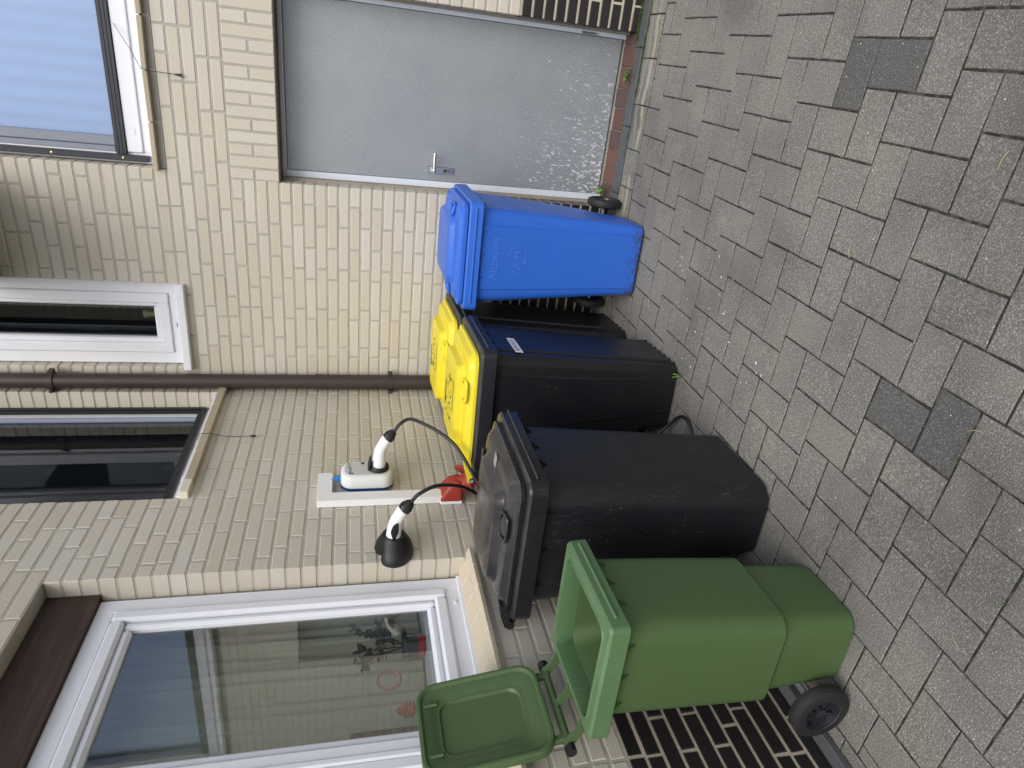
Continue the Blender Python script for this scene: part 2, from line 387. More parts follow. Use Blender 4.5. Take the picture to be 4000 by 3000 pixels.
# ================================================================== ground
bed = MB(); bed.add([(-40, -400, -.0034), (400, -400, -.0034), (400, 60, -.0034), (-40, 60, -.0034)], [(0, 1, 2, 3)])
tag(bed.build('ground', SOIL), 'dark soil bed in the joints between the grey pavers', kind='structure')
PO = Vector((2.15464, -1.92888)); PX = Vector((1.05239, -.01748)); PY = Vector((.02476, 1.00820)); PL, PW = .2, .13333
def plat(a, b): v = PO+PX*a+PY*b; return (v.x, v.y)
def slab(poly, bev=.0022, depth=.05, gap=.0030, jit=.0):
    """a paver prism from a CCW polygon; top at z=0"""
    p = inset_poly(poly, gap)
    if jit:
        e = []
        for k in range(len(p)):
            a, b = Vector(p[k]), Vector(p[(k+1) % len(p)])
            e += [a+(b-a)*t for t in ((0, .5) if (b-a).length < .16 else (0, .35, .7))]
        p = [q+Vector((random.uniform(-jit, jit), random.uniform(-jit, jit))) for q in e]
    q = inset_poly(p, bev); n = len(p); mb = MB()
    mb.loft([[(x, y, -depth) for x, y in p], [(x, y, -bev*.9) for x, y in p], [(x, y, 0) for x, y in q]], cap0=False)
    return mb
def cen(poly): return (sum(p[0] for p in poly)/len(poly), sum(p[1] for p in poly)/len(poly))
pav = tag(link('pavement', None), 'grey concrete herringbone paving in front of the house', kind='structure')
full = {}
for kind in ('H', 'V'):
    for var in range(4):
        a, b = (PL, PW) if kind == 'H' else (PW, PL)
        cs = [PX*sx*a/2+PY*sy*b/2 for sx, sy in ((-1, -1), (1, -1), (1, 1), (-1, 1))]
        me = slab([(c.x, c.y) for c in cs], jit=.0014, gap=.0030).mesh('paver'); me.materials.append(PAVER); full[kind, var] = me
        md = me.copy(); md.materials[0] = PAVERD; full[kind, var, 'dark'] = md
far = MB(); far_r = []
XA, YB = .118, -.287
DARKS = [(3310, 290), (3505, 250), (3505, 1625), (3700, 1690)]
npav = 0
for i in range(-70, 70):
    for j in range(-60, 60):
        ox, oy = i*PW+j*PL, i*PW-j*PL
        for kind, (x0, x1, y0, y1) in (('V', (-PW, 0, -PL, 0)), ('H', (-PL, 0, 0, PW))):
            poly = [plat(ox+x0, oy+y0), plat(ox+x1, oy+y0), plat(ox+x1, oy+y1), plat(ox+x0, oy+y1)]
            c = cen(poly)
            if not (-.2 < c[0] < 7 and -7.5 < c[1] < .1): continue
            cl = clip(clip(poly, 1, 0, XA), 0, -1, -YB)
            if len(cl) < 3 or abs(area(cl)) < .0008: continue
            cut = abs(abs(area(cl))-abs(area(poly))) > 1e-6
            ps = [project((*q, 0)) for q in cl]
            vis = any(q and -60 < q[0] < 4060 and -60 < q[1] < 3060 for q in ps)
            dz = random.gauss(0, .0009)
            if vis:
                if cut:
                    cc = cen(cl); me = slab([(x-cc[0], y-cc[1]) for x, y in cl]).mesh('paver'); me.materials.append(PAVER)
                else:
                    cc = c; q = project((*c, 0)); v_ = random.randrange(4); me = full[kind, v_]
                    if min(math.hypot(q[0]-a_, q[1]-b_) for a_, b_ in DARKS) < 70: me = full[kind, v_, 'dark']
                link('paver', me, parent=pav, loc=(cc[0], cc[1], dz-.001), rot=(random.gauss(0, .004), random.gauss(0, .004), random.gauss(0, .004))); npav += 1
            else:
                sb = slab(cl); far.add([(x, y, z+dz-.001) for x, y, z in sb.v], sb.f); far_r += [random.random()]*len(sb.f)
me = bpy.data.meshes.new('paver'); me.from_pydata(far.v, [], far.f)
at = me.attributes.new('rnd', 'FLOAT', 'FACE'); at.data.foreach_set('value', far_r)
tag(link('paver', me, PAVER, pav), kind='stuff')
# border rows along the walls
kb = tag(link('kerb', None), 'row of grey border stones with worn cream paint along the door wall', kind='structure')
x = .13; nk = 0
while x < 4.2:
    L = random.choice((.20, .21, .22, .235)); off = random.gauss(0, .003)
    if project((x+L/2, -.19, 0)) is None: break
    sp = random.random() < .45
    ys = [(-.283, -.10)] if not sp else [(-.283, -.10-random.choice((.075, .09))), (0, -.10)]
    if sp: ys[1] = (ys[0][1], -.10)
    for y0, y1 in ys:
        cc = (x+L/2, (y0+y1)/2)
        link('kerb_stone', (lambda m: (m.materials.append(KERB), m)[1])(slab([(-L/2, -(y1-y0)/2), (L/2, -(y1-y0)/2), (L/2, (y1-y0)/2), (-L/2, (y1-y0)/2)], jit=.002).mesh('kerb_stone')), parent=kb, loc=(cc[0], cc[1], .003+random.gauss(0, .0015)), rot=(random.gauss(0, .006), random.gauss(0, .006), random.gauss(0, .006)))
    x += L
y = -.29
while y > -4.2:
    L = random.choice((.21, .24, .30))
    sb = slab([(-.027, -L/2), (.027, -L/2), (.027, L/2), (-.027, L/2)], jit=.001).mesh('border_stone'); sb.materials.append(PAVER)
    link('border_stone', sb, parent=kb, loc=(.0885, y-L/2, random.gauss(0, .001)), rot=(random.gauss(0, .006), 0, 0)); y -= L
# slate strips at the foot of the walls
ss = tag(link('slate_edging', None), 'thin blue grey slate strips laid at the foot of the brick walls', kind='structure')
x = .06
while x < 4.2:
    L = random.uniform(.34, .46); mb = MB(); mb.box(-L/2+.002, L/2-.002, -.046, .046, -.03, .014, .004)
    mb.build('slate_slab', SLATE, ss, loc=(x+L/2, -.052, random.gauss(0, .002)), rot=(random.gauss(0, .02), random.gauss(0, .004), random.gauss(0, .006))); x += L
y = -.1
while y > -4.2:
    L = random.uniform(.5, .7); mb = MB(); mb.box(-.027, .027, -L/2+.002, L/2-.002, -.03, .022, .004)
    mb.build('slate_slab', SLATE, ss, loc=(.030, y-L/2, random.gauss(0, .002)), rot=(0, random.gauss(0, .01), 0)); y -= L

# ================================================================== the house
house = thing('brick_house', 'house corner of beige clinker brick with black plinth, grey door and white windows', 'house')
Z0 = 1.63; CO = .0625
ZP = Z0-15*CO            # top of the black plinth
ZT = Z0+46*CO            # top of the built wall
def course(z): return (z-Z0)/CO
# openings per wall: (a0, a1, z0, z1), a along the wall away from the corner
OB = [(1.247, 2.205, -1, Z0+5*CO), (.125, .645, Z0+14*CO, Z0+38*CO), (1.272, 3.35, Z0+14*CO, Z0+41*CO)]
SOLD = (1.247, 2.205, Z0+5*CO, Z0+9*CO)
OA = [(.09, 1.16, Z0+11*CO, Z0+41*CO), (1.68, 3.30, Z0-9*CO, Z0+17*CO)]
BD = .11
def mortar(wall, z0, z1, amax, ops, mat, name, g=.0028, amin=0.0):
    xs = sorted({amin, amax}|{min(max(v, amin), amax) for o in ops for v in (o[0]-g, o[1]+g)}); zs = sorted({z0, z1}|{min(max(v, z0), z1) for o in ops for v in (o[2]-g, o[3]+g)})
    mb = MB()
    for i in range(len(xs)-1):
        for k in range(len(zs)-1):
            if xs[i+1]-xs[i] < 1e-5 or zs[k+1]-zs[k] < 1e-5: continue
            cx, cz = (xs[i]+xs[i+1])/2, (zs[k]+zs[k+1])/2
            if any(o[0]-g < cx < o[1]+g and o[2]-g < cz < o[3]+g for o in ops): continue
            if wall == 'B': mb.box(xs[i], xs[i+1], g, .24, zs[k], zs[k+1])
            else: mb.box(-.24, -g, -xs[i+1], -xs[i], zs[k], zs[k+1])
    return mb.build(name, mat, house)
wallB = mortar('B', ZP, ZT, 5.0, OB, MORTAR, 'wall'); wallA = mortar('A', ZP, ZT, 5.0, OA, MORTARA, 'wall')
plB = mortar('B', -.1, ZP, 1.26, OB, PMORTAR, 'plinth'); plB2 = mortar('B', -.1, ZP, 5.0, OB, PMORTAR, 'plinth', amin=2.0); plA = mortar('A', -.1, ZP, 5.0, OA, PMORTAR, 'plinth')
wallB['label'] = 'sunlit-side wall of beige bricks around the grey door'; wallA['label'] = 'shaded wall of beige bricks with the charger'
_bm = {}
def brick_mb(L, H, v, bev=.0035, depth=BD):
    rn = random.Random(round(L*1000)*10+v)
    a, h = L/2, H/2
    p = [Vector((sx*a, sz*h)) for sx, sz in ((-1, -1), (1, -1), (1, 1), (-1, 1))]
    p = [q+Vector((rn.uniform(-.0015, .0005)*(1 if q.x > 0 else -1), rn.uniform(-.0015, .0005)*(1 if q.y > 0 else -1))) for q in p]
    q = inset_poly(p, bev); mb = MB()
    mb.loft([[(s.x, depth, s.y) for s in p], [(s.x, bev*.8, s.y) for s in p], [(s.x, 0, s.y) for s in q]]); return mb
def brick_me(L, H, mat, v):
    k = (round(L, 3), round(H, 3), mat.name, v)
    if k not in _bm:
        me = brick_mb(L, H, v).mesh('brick'); me.materials.append(mat); _bm[k] = me
    return _bm[k]
def perps(wall, k, amax):
    """positions of the vertical joints in course k"""
    t = k % 2 == 0      # course k spans Z0+k*CO .. Z0+(k+1)*CO
    rn = random.Random(1000+k+(500 if wall == 'A' else 0))
    if wall == 'B':
        if k < 5:
            b = [.203, .453, .703, .89, 1.135] if t else [.017, .267, .517, .767, 1.017]
            return b+[2.205+(.125 if t else .19)+.25*i for i in range(12)]
        b = .203 if t else .017
        b += rn.choice((0, 0, 0, .0625, .125)); out = [b]
        while out[-1] < amax: out.append(out[-1]+(.25 if rn.random() < .85 else rn.choice((.125, .1875))))
        return out
    b = (.104 if t else .171)+rn.choice((0, 0, 0, 0, .0625)); out = [b]
    while out[-1] < amax: out.append(out[-1]+(.25 if rn.random() < .84 else rn.choice((.125, .1875))))
    return out
J = .0095
bricks = []   # (wall, a0, a1, z0, z1, dark)
def lay(wall, amax, ops):
    for k in range(-26, 46):
        z0 = Z0+k*CO; z1 = z0+CO; zc = (z0+z1)/2
        segs = [(0.0, amax)]
        cut = [(o[0], o[1]) for o in ops if o[2]-1e-4 < zc < o[3]+1e-4]
        if wall == 'B' and SOLD[2] < zc < SOLD[3]: cut.append((SOLD[0], SOLD[1]))
        for c0, c1 in cut:
            ns = []
            for s0, s1 in segs:
                if c1 <= s0 or c0 >= s1: ns.append((s0, s1)); continue
                if c0 > s0: ns.append((s0, c0-1e-9))
                if c1 < s1: ns.append((c1+1e-9, s1))
            segs = ns
        pp = perps(wall, k, amax)
        for s0, s1 in segs:
            inner = sorted(q for q in pp if s0+.045 < q < s1-.045)
            e = [s0]+inner+[s1]
            for a0, a1 in zip(e, e[1:]):
                l0 = a0 if (a0 == s0 and a0 > 0) else a0+J/2; l1 = a1 if (a1 == s1 and a1 < amax) else a1-J/2
                bricks.append((wall, l0, l1, z0+J/2, z1-J/2, z1 < ZP+1e-4))
lay('B', 5.0, OB); lay('A', 5.0, OA)
def to3(wall, a, z, d=0): return Vector((a, -d, z)) if wall == 'B' else Vector((d, -a, z))
scored = []
for b in bricks:
    wl, a0, a1, z0, z1, dark = b
    q = [project(to3(wl, a, z)) for a, z in ((a0, z0), (a1, z0), (a1, z1), (a0, z1))]
    s = 0
    if all(q):
        pc = clip(clip(clip(clip(q, 1, 0, 0), -1, 0, -4000), 0, 1, 0), 0, -1, -3000)
        s = abs(area(pc)) if len(pc) > 2 else 0
    scored.append((s, b))
scored.sort(key=lambda t: -t[0])
cnt = {False: 0, True: 0}; rest = {}
for s, b in scored:
    wl, a0, a1, z0, z1, dark = b
    L = round((a1-a0)/.0025)*.0025 if (a1-a0) > .2 else (a1-a0); mat = PLINTH if dark else BRICK
    par = {('B', False): wallB, ('A', False): wallA, ('B', True): plB, ('A', True): plA}[wl, dark]
    if wl == 'B' and dark and a0 > 2: par = plB2
    c = to3(wl, (a0+a1)/2, (z0+z1)/2, random.uniform(-.0009, .0006)); rz = 0 if wl == 'B' else math.pi/2
    if s > 0 and cnt[dark] < 300:
        link('plinth_brick' if dark else 'brick', brick_me(a1-a0, z1-z0, mat, random.randrange(3)), parent=par, loc=c, rot=(random.gauss(0, .004), random.gauss(0, .0025), rz+random.gauss(0, .003))); cnt[dark] += 1
    else:
        mb, rs = rest.setdefault((wl, dark, a0 > 2 and dark and wl == 'B'), (MB(), []))
        sb = brick_mb(a1-a0, z1-z0, random.randrange(3)); M = Matrix.Translation(c) @ Matrix.Rotation(rz+random.gauss(0, .003), 4, 'Z')
        mb.add([M @ Vector(v) for v in sb.v], sb.f); rs += [random.random()]*len(sb.f)
def rest_obj(name, mb, rs, mat, par):
    me = bpy.data.meshes.new(name); me.from_pydata(mb.v, [], mb.f)
    bm = bmesh.new(); bm.from_mesh(me); bmesh.ops.recalc_face_normals(bm, faces=bm.faces[:]); bm.to_mesh(me); bm.free()
    a = me.attributes.new('rnd', 'FLOAT', 'FACE'); a.data.foreach_set('value', rs)
    return tag(link(name, me, mat, par), kind='stuff')
for (wl, dark, far_), (mb, rs) in rest.items():
    rest_obj('plinth_brick' if dark else 'brick', mb, rs, PLINTH if dark else BRICK, plB2 if far_ else {('B', False): wallB, ('A', False): wallA, ('B', True): plB, ('A', True): plA}[wl, dark])
# upright lintel bricks over the door
a = SOLD[0]; i = 0; H4 = SOLD[3]-SOLD[2]
while a < SOLD[1]-.03:
    parts = [(SOLD[2]+.001, SOLD[3]-J/2)] if i % 2 else [(SOLD[2]+.001, (SOLD[2]+SOLD[3])/2-J/2), ((SOLD[2]+SOLD[3])/2+J/2, SOLD[3]-J/2)]
    for z0, z1 in parts:
        link('lintel_brick', brick_me(CO-J, z1-z0, BRICK, random.randrange(3)), parent=wallB, loc=(a+CO/2, random.uniform(-.001, .001), (z0+z1)/2), rot=(0, random.gauss(0, .004), random.gauss(0, .004)))
    a += CO; i += 1

# ---- door
DX0, DX1, DZ1, DY = 1.247, 2.205, Z0+5*CO, .165
door = MB()
for x0, x1, z0, z1 in ((DX0+.012, 1.295, .02, DZ1-.004), (2.172, DX1-.008, .02, DZ1-.004), (1.295, 2.172, 1.914, DZ1-.004)):
    door.box(x0, x1, DY-.012, DY+.05, z0, z1, .002)
door = door.build('door', FRAME, house); door['label'] = 'grey galvanised steel door with splash marks'
MB().box(1.297, 2.170, DY, DY+.04, .036, 1.911, .002).build('door_leaf', DOOR, door)
jm = MB(); jm.box(DX0-.003, DX0+.013, BD-.004, DY+.03, .02, DZ1-.002); jm.box(DX1-.010, DX1+.003, BD-.004, DY+.03, .02, DZ1-.002)
jm.build('jamb_mortar', RENDER, door)
MB().box(DX0+.001, DX1-.001, .003, DY+.03, DZ1-.006, DZ1+.004).build('lintel_soffit', BROWNW, door)
hp = MB(); hp.box(1.340, 1.378, DY-.010, DY, .965, 1.130, .003); hp.build('handle_plate', STEEL, door)
hv = MB(); hv.tube([(1.352, DY-.008, 1.088), (1.352, DY-.045, 1.088)], .011, 14)
hv.tube(spline([(1.350, DY-.048, 1.088), (1.38, DY-.050, 1.088), (1.43, DY-.049, 1.088), (1.458, DY-.047, 1.087)]), [.012]*5+[.0095]*20, 12); hv.build('handle', STEEL, door, 40)
MB().lathe([(.0001, 0), (.0085, 0), (.0085, .004), (.006, .005), (.0001, .005)], (1.359, DY-.010, 1.020), (0, -1, 0), 20).build('lock_cylinder', ALU, door)
MB().box(1.357, 1.361, DY-.0125, DY-.0095, .990, 1.016).build('key_slot', ALU, door)
for zz in (.21, 1.62):
    MB().tube([(2.176, DY-.020, zz), (2.176, DY-.020, zz+.085)], .009, 14).build('hinge', STEEL, door, 40)
# black plinth courses continue as bricks on the jamb; red doorstep
step = MB().box(DX0+.005, DX1-.005, -.010, .2, -.05, .006).build('doorstep', RENDER, house)
x = DX0+.008
while x < DX1-.03:
    L = min(random.choice((.105, .115, .125)), DX1-.008-x)
    mb = MB(); mb.box(-L/2+.003, L/2-.003, -.082, .082, -.04, 0, .004)
    mb.build('red_brick', REDB, step, loc=(x+L/2, .076, .020+random.gauss(0, .002)), rot=(random.gauss(.02, .01), random.gauss(0, .01), random.gauss(0, .01))); x += L
MB().box(DX0+.02, DX1-.015, DY-.004, DY+.03, .008, .024).build('threshold', RENDER, door)

# ---- windows
def frame_rect(mb, wall, a0, a1, z0, z1, wd, d0, d1, bev=.004, sides='LRTB'):
    """picture-frame bars in wall coordinates, d outward"""
    def bx(p0, p1, q0, q1):
        if wall == 'B': mb.box(p0, p1, -d1, -d0, q0, q1, bev)
        else: mb.box(d0, d1, -p1, -p0, q0, q1, bev)
    if 'L' in sides: bx(a0, a0+wd, z0, z1)
    if 'R' in sides: bx(a1-wd, a1, z0, z1)
    if 'B' in sides: bx(a0+wd, a1-wd, z0, z0+wd)
    if 'T' in sides: bx(a0+wd, a1-wd, z1-wd, z1)
def pbox(wall, a0, a1, d0, d1, z0, z1, bev=0):
    mb = MB(); return mb.box(a0, a1, -d1, -d0, z0, z1, bev) if wall == 'B' else mb.box(d0, d1, -a1, -a0, z0, z1, bev)
# small white window on the door wall
fr = MB(); frame_rect(fr, 'B', .129, .641, 2.51, 4.0, .072, -.11, -.045)
w1 = fr.build('window', PVC, house); w1['label'] = 'narrow white window between the drainpipe and the wide window'
sa = MB(); frame_rect(sa, 'B', .203, .570, 2.582, 3.93, .058, -.105, -.030, .006); frame_rect(sa, 'B', .258, .516, 2.637, 3.88, .030, -.09, -.046, .008); sa.build('sash', PVC, w1)
pbox('B', .284, .490, -.082, -.078, 2.66, 3.86).build('pane', GLASS, w1)
sl_ = MB(); sl_.box(.117, .648, -.040, .045, 2.478, 2.522, .005); sl_.build('sill', PVC, w1)
MB().box(.37, .395, .0285, .0315, 2.545, 2.549).build('drain_slot', ALU, w1)
# wide window upper right
fr = MB(); frame_rect(fr, 'B', 1.274, 3.34, 2.575, 4.2, .055, -.17, -.10)
fr.box(1.33, 3.28, .088, .16, 2.63, 2.705, .004)
w2 = fr.build('window', PVC, house); w2['label'] = 'wide window with curtain painted in reflected sky blue above the door'
al = MB(); al.box(1.288, 1.318, .060, .10, 2.60, 4.2, .003); al.build('shutter_rail', ALU, w2)
for zz in (2.72, 3.05, 3.38): MB().lathe([(.006, 0), (.006, .002), (.002, .003)], (1.303, .060, zz), (0, -1, 0), 12).build('screw', BRASS, w2)
fs = MB()
for i_, (z0, z1, y0) in enumerate(((2.707, 2.722, .080), (2.724, 2.741, .086), (2.743, 2.762, .092))): fs.box(1.320, 3.28, y0, .13, z0, z1, .002)
fs.build('screen_rail', ALU, w2)
sg = MB()
for x0, x1, y0 in ((1.320, 1.352, .10), (1.354, 1.400, .106)): sg.box(x0, x1, y0, .15, 2.762, 4.2, .004)
sg.build('sash', simple('grey_sash', (.25, .28, .34), .4), w2)
pbox('B', 1.400, 3.28, -.135, -.131, 2.762, 4.2).build('pane', GLASSB, w2)
x = 1.262; k_ = 0
while x < 3.35:
    L = .24; mb = MB(); mb.box(-L/2+.003, L/2-.003, -.030, .11, -.012, .012, .003)
    mb.build('sill_brick', SILLB, w2, loc=(x+L/2, 0, 2.547+random.gauss(0, .0015)), rot=(random.gauss(.04, .01), random.gauss(0, .006), 0)); x += L
MB().box(1.274, 3.348, .008, .12, 2.506, 2.538).build('sill_bed', MORTAR, w2)
MB().box(1.276, 3.34, .03, .17, 2.557, 2.576, .002).build('sill', PVC, w2)
for xx in (1.42, 2.25): MB().box(xx, xx+.035, .086, .0885, 2.655, 2.668, .001).build('drain_cap', PVC, w2)
# tall screened window on the charger wall
fr = MB(); frame_rect(fr, 'A', .094, 1.156, 2.335, 4.2, .075, -.19, -.125)
w3 = fr.build('window', PVC, house); w3['label'] = 'dark window with black insect screen beside the drainpipe'
sc1 = MB(); frame_rect(sc1, 'A', .10, 1.15, 2.405, 4.2, .022, -.125, -.095, .003); frame_rect(sc1, 'A', .122, 1.128, 2.427, 4.2, .016, -.122, -.103, .002)
sc1.build('screen_frame', BLKFR, w3)
gs = MB(); frame_rect(gs, 'A', .138, 1.112, 2.44, 4.2, .05, -.16, -.126, .01, 'LR'); gs.build('sash', simple('grey_blue_sash', (.28, .32, .40), .4), w3)
pbox('A', .188, 1.062, -.150, -.146, 2.44, 4.2).build('pane', GLASSD, w3)
pbox('A', .094, 1.156, -.125, .006, 2.318, 2.345, .002).build('sill', PVC, w3)
y = .055
while y < 1.14:
    L = min(.25, 1.168-y); mb = pbox('A', -L/2+.002, L/2-.002, -.08, .036, -.028, .012, .003)
    mb.build('sill_brick', SILLB if y+L < 1.16 else CUTPVC, w3, loc=(0, -(y+L/2), 2.313+random.gauss(0, .001)), rot=(0, random.gauss(.03, .008), 0)); y += L
for aa in (.20, .98): pbox('A', aa, aa+.025, -.02, .000, 2.345, 2.352, .002).build('drain_cap', PVC, w3)
# big white window low on the left
fr = MB(); frame_rect(fr, 'A', 1.694, 3.29, 1.095, 2.505, .066, -.16, -.098, .004)
w4 = fr.build('window', PVC, house); w4['label'] = 'big white window behind the green bin'
for a0, a1 in ((1.762, 2.486), (2.500, 3.222)):
    sa = MB(); frame_rect(sa, 'A', a0, a1, 1.163, 2.437, .050, -.15, -.084, .010); frame_rect(sa, 'A', a0+.048, a1-.048, 1.211, 2.389, .036, -.14, -.100, .012); sa.build('sash', PVC, w4)
    pbox('A', a0+.083, a1-.083, -.128, -.124, 1.246, 2.354).build('pane', GLASS, w4)
pbox('A', 2.48, 2.506, -.11, -.078, 1.163, 2.437, .006).build('mullion', PVC, w4)
pbox('A', 1.69, 3.29, -.105, -.088, 1.082, 1.106, .003).build('sill_profile', PVC, w4)
pbox('A', 1.83, 1.855, -.098, -.088, 1.122, 1.136, .004).build('drain_cap', PVC, w4)
# sloping tiled sill
y = 1.655
while y < 3.3:
    L = .115; mb = MB(); mb.box(-.095, .040, -L/2+.001, L/2-.001, -.020, .0, .002)
    mb.build('sill_tile', TILE, w4, loc=(.0, -(y+L/2), 1.064+random.gauss(0, .0006)), rot=(0, R(17), 0)); y += L
sh = pbox('A', 1.681, 3.30, -.15, -.075, 2.506, Z0+17*CO-.003); sh.build('shutter_box', WOOD, house)
# rooms behind the windows
def room(wall, a0, a1, z0, z1, dep, mat, d0=-.2):
    mb = MB()
    P = lambda a, d, z: to3(wall, a, z, d)
    v = [P(a0, d0, z0), P(a1, d0, z0), P(a1, d0, z1), P(a0, d0, z1), P(a0, -dep, z0), P(a1, -dep, z0), P(a1, -dep, z1), P(a0, -dep, z1)]
    mb.add(v, [(4, 5, 6, 7), (0, 4, 7, 3), (1, 5, 6, 2), (0, 1, 5, 4), (3, 2, 6, 7)]); return mb.build('room', mat, house)
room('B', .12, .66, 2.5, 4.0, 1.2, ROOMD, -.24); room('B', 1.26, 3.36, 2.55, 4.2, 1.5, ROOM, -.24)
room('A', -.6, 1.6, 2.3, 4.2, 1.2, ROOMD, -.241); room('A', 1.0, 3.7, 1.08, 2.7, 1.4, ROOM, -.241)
pbox('A', 1.60, 3.40, -.32, -.165, 1.225, 1.255).build('inner_sill', PVC, w4)
def curtain(label, wall, a0, a1, z0, z1, d, mat, amp=.012, nf=14, seed=1):
    rn = random.Random(seed); n = 120; m = 10; vs = []; ph = [rn.uniform(0, 6) for _ in range(5)]
    for k in range(m+1):
        for i in range(n+1):
            t = i/n; zz = z0+(z1-z0)*k/m
            o = amp*(math.sin(t*nf*6.28+ph[0])+.6*math.sin(t*nf*2.7*6.28+ph[1]+k*.3)+.35*math.sin(t*nf*.6*6.28+ph[2]+k*.5))
            vs.append(to3(wall, a0+(a1-a0)*t, zz, d+o))
    fs_ = [(k*(n+1)+i, k*(n+1)+i+1, (k+1)*(n+1)+i+1, (k+1)*(n+1)+i) for k in range(m) for i in range(n)]
    mb = MB(); mb.add(vs, fs_); return tag(mb.build('curtain', mat, smooth=80), label, 'curtain')
curtain('rippled curtain behind the wide upper window, sky reflection painted into its blue', 'B', 1.30, 3.3, 2.60, 4.15, -.200, CURTSKY, .0045, 24, 3)
curtain('beige sheer curtain with folds behind the big left window', 'A', 1.25, 2.40, 1.262, 2.55, -.34, CURT, .020, 6, 5)
curtain('thin dark grey curtain behind the screened window', 'A', -.4, 1.12, 2.40, 4.1, -.30, simple('grey_net', (.07, .08, .09), .9), .010, 5, 9)
# canopy added out of view, sized to darken the top of the door wall
cn = MB(); cn.box(.62, 1.22, -.85, -.002, 3.42, 3.56); cn.build('shade_canopy', WOOD, house)

# ---- drainpipe in the corner
dp = thing('drainpipe', 'dark brown round drainpipe running down the inner corner of the walls', 'drainpipe', (.060, -.060, 0))
MB().tube([(0, 0, .05), (0, 0, 1.768)], .046, 24).build('pipe', PIPE, dp, 40)
MB().tube([(0, 0, 1.760), (0, 0, 3.9)], .0435, 24).build('pipe', PIPE, dp, 40)
MB().tube([(0, 0, 1.73), (0, 0, 1.772)], .0485, 24).build('pipe_socket', PIPE, dp, 40)
for zz in (1.30, 3.20):
    c = MB(); c.tube([(0, 0, zz), (0, 0, zz+.03)], .0505, 24); c.box(.044, .066, -.008, .03, zz, zz+.028, .003); c.box(-.058, -.04, -.05, .03, zz+.004, zz+.024, .003); c.build('clamp', PIPE, dp, 40)

# ================================================================== bins
def wheel(name, par, x, y, z, r, wd, sgn):
    t = MB(); t.lathe([(r*.60, -wd*.42), (r*.62, -wd*.5), (r*.86, -wd*.5), (r*.97, -wd*.36), (r, -wd*.1), (r, wd*.1), (r*.97, wd*.36), (r*.86, wd*.5), (r*.62, wd*.5), (r*.60, wd*.42)], (0, 0, 0), (1, 0, 0), 40, False)
    wo = link('wheel', t.mesh('wheel', 35), RUBBER, par, (x, y, z))
    h = MB(); h.lathe([(r*.59, -wd*.40), (r*.61, wd*.40*sgn), (r*.56, wd*.40*sgn), (r*.50, -wd*.12*sgn), (.0001, -wd*.14*sgn)], (0, 0, 0), (1, 0, 0), 32, False)
    h.lathe([(r*.17, -wd*.12*sgn), (r*.17, wd*.30*sgn), (r*.13, wd*.34*sgn), (.0001, wd*.34*sgn)], (0, 0, 0), (1, 0, 0), 20)
    h.build('wheel_rim', HUB, wo, 35)
    for k in range(8):
        a_ = k*math.pi/4+.2; s = MB(); s.box(min(-wd*.12*sgn, wd*.22*sgn), max(-wd*.12*sgn, wd*.22*sgn), -.0022, .0022, r*.14, r*.55)
        s.xf(Matrix.Rotation(a_, 4, 'X')); s.build('spoke', HUB, wo)
    return wo
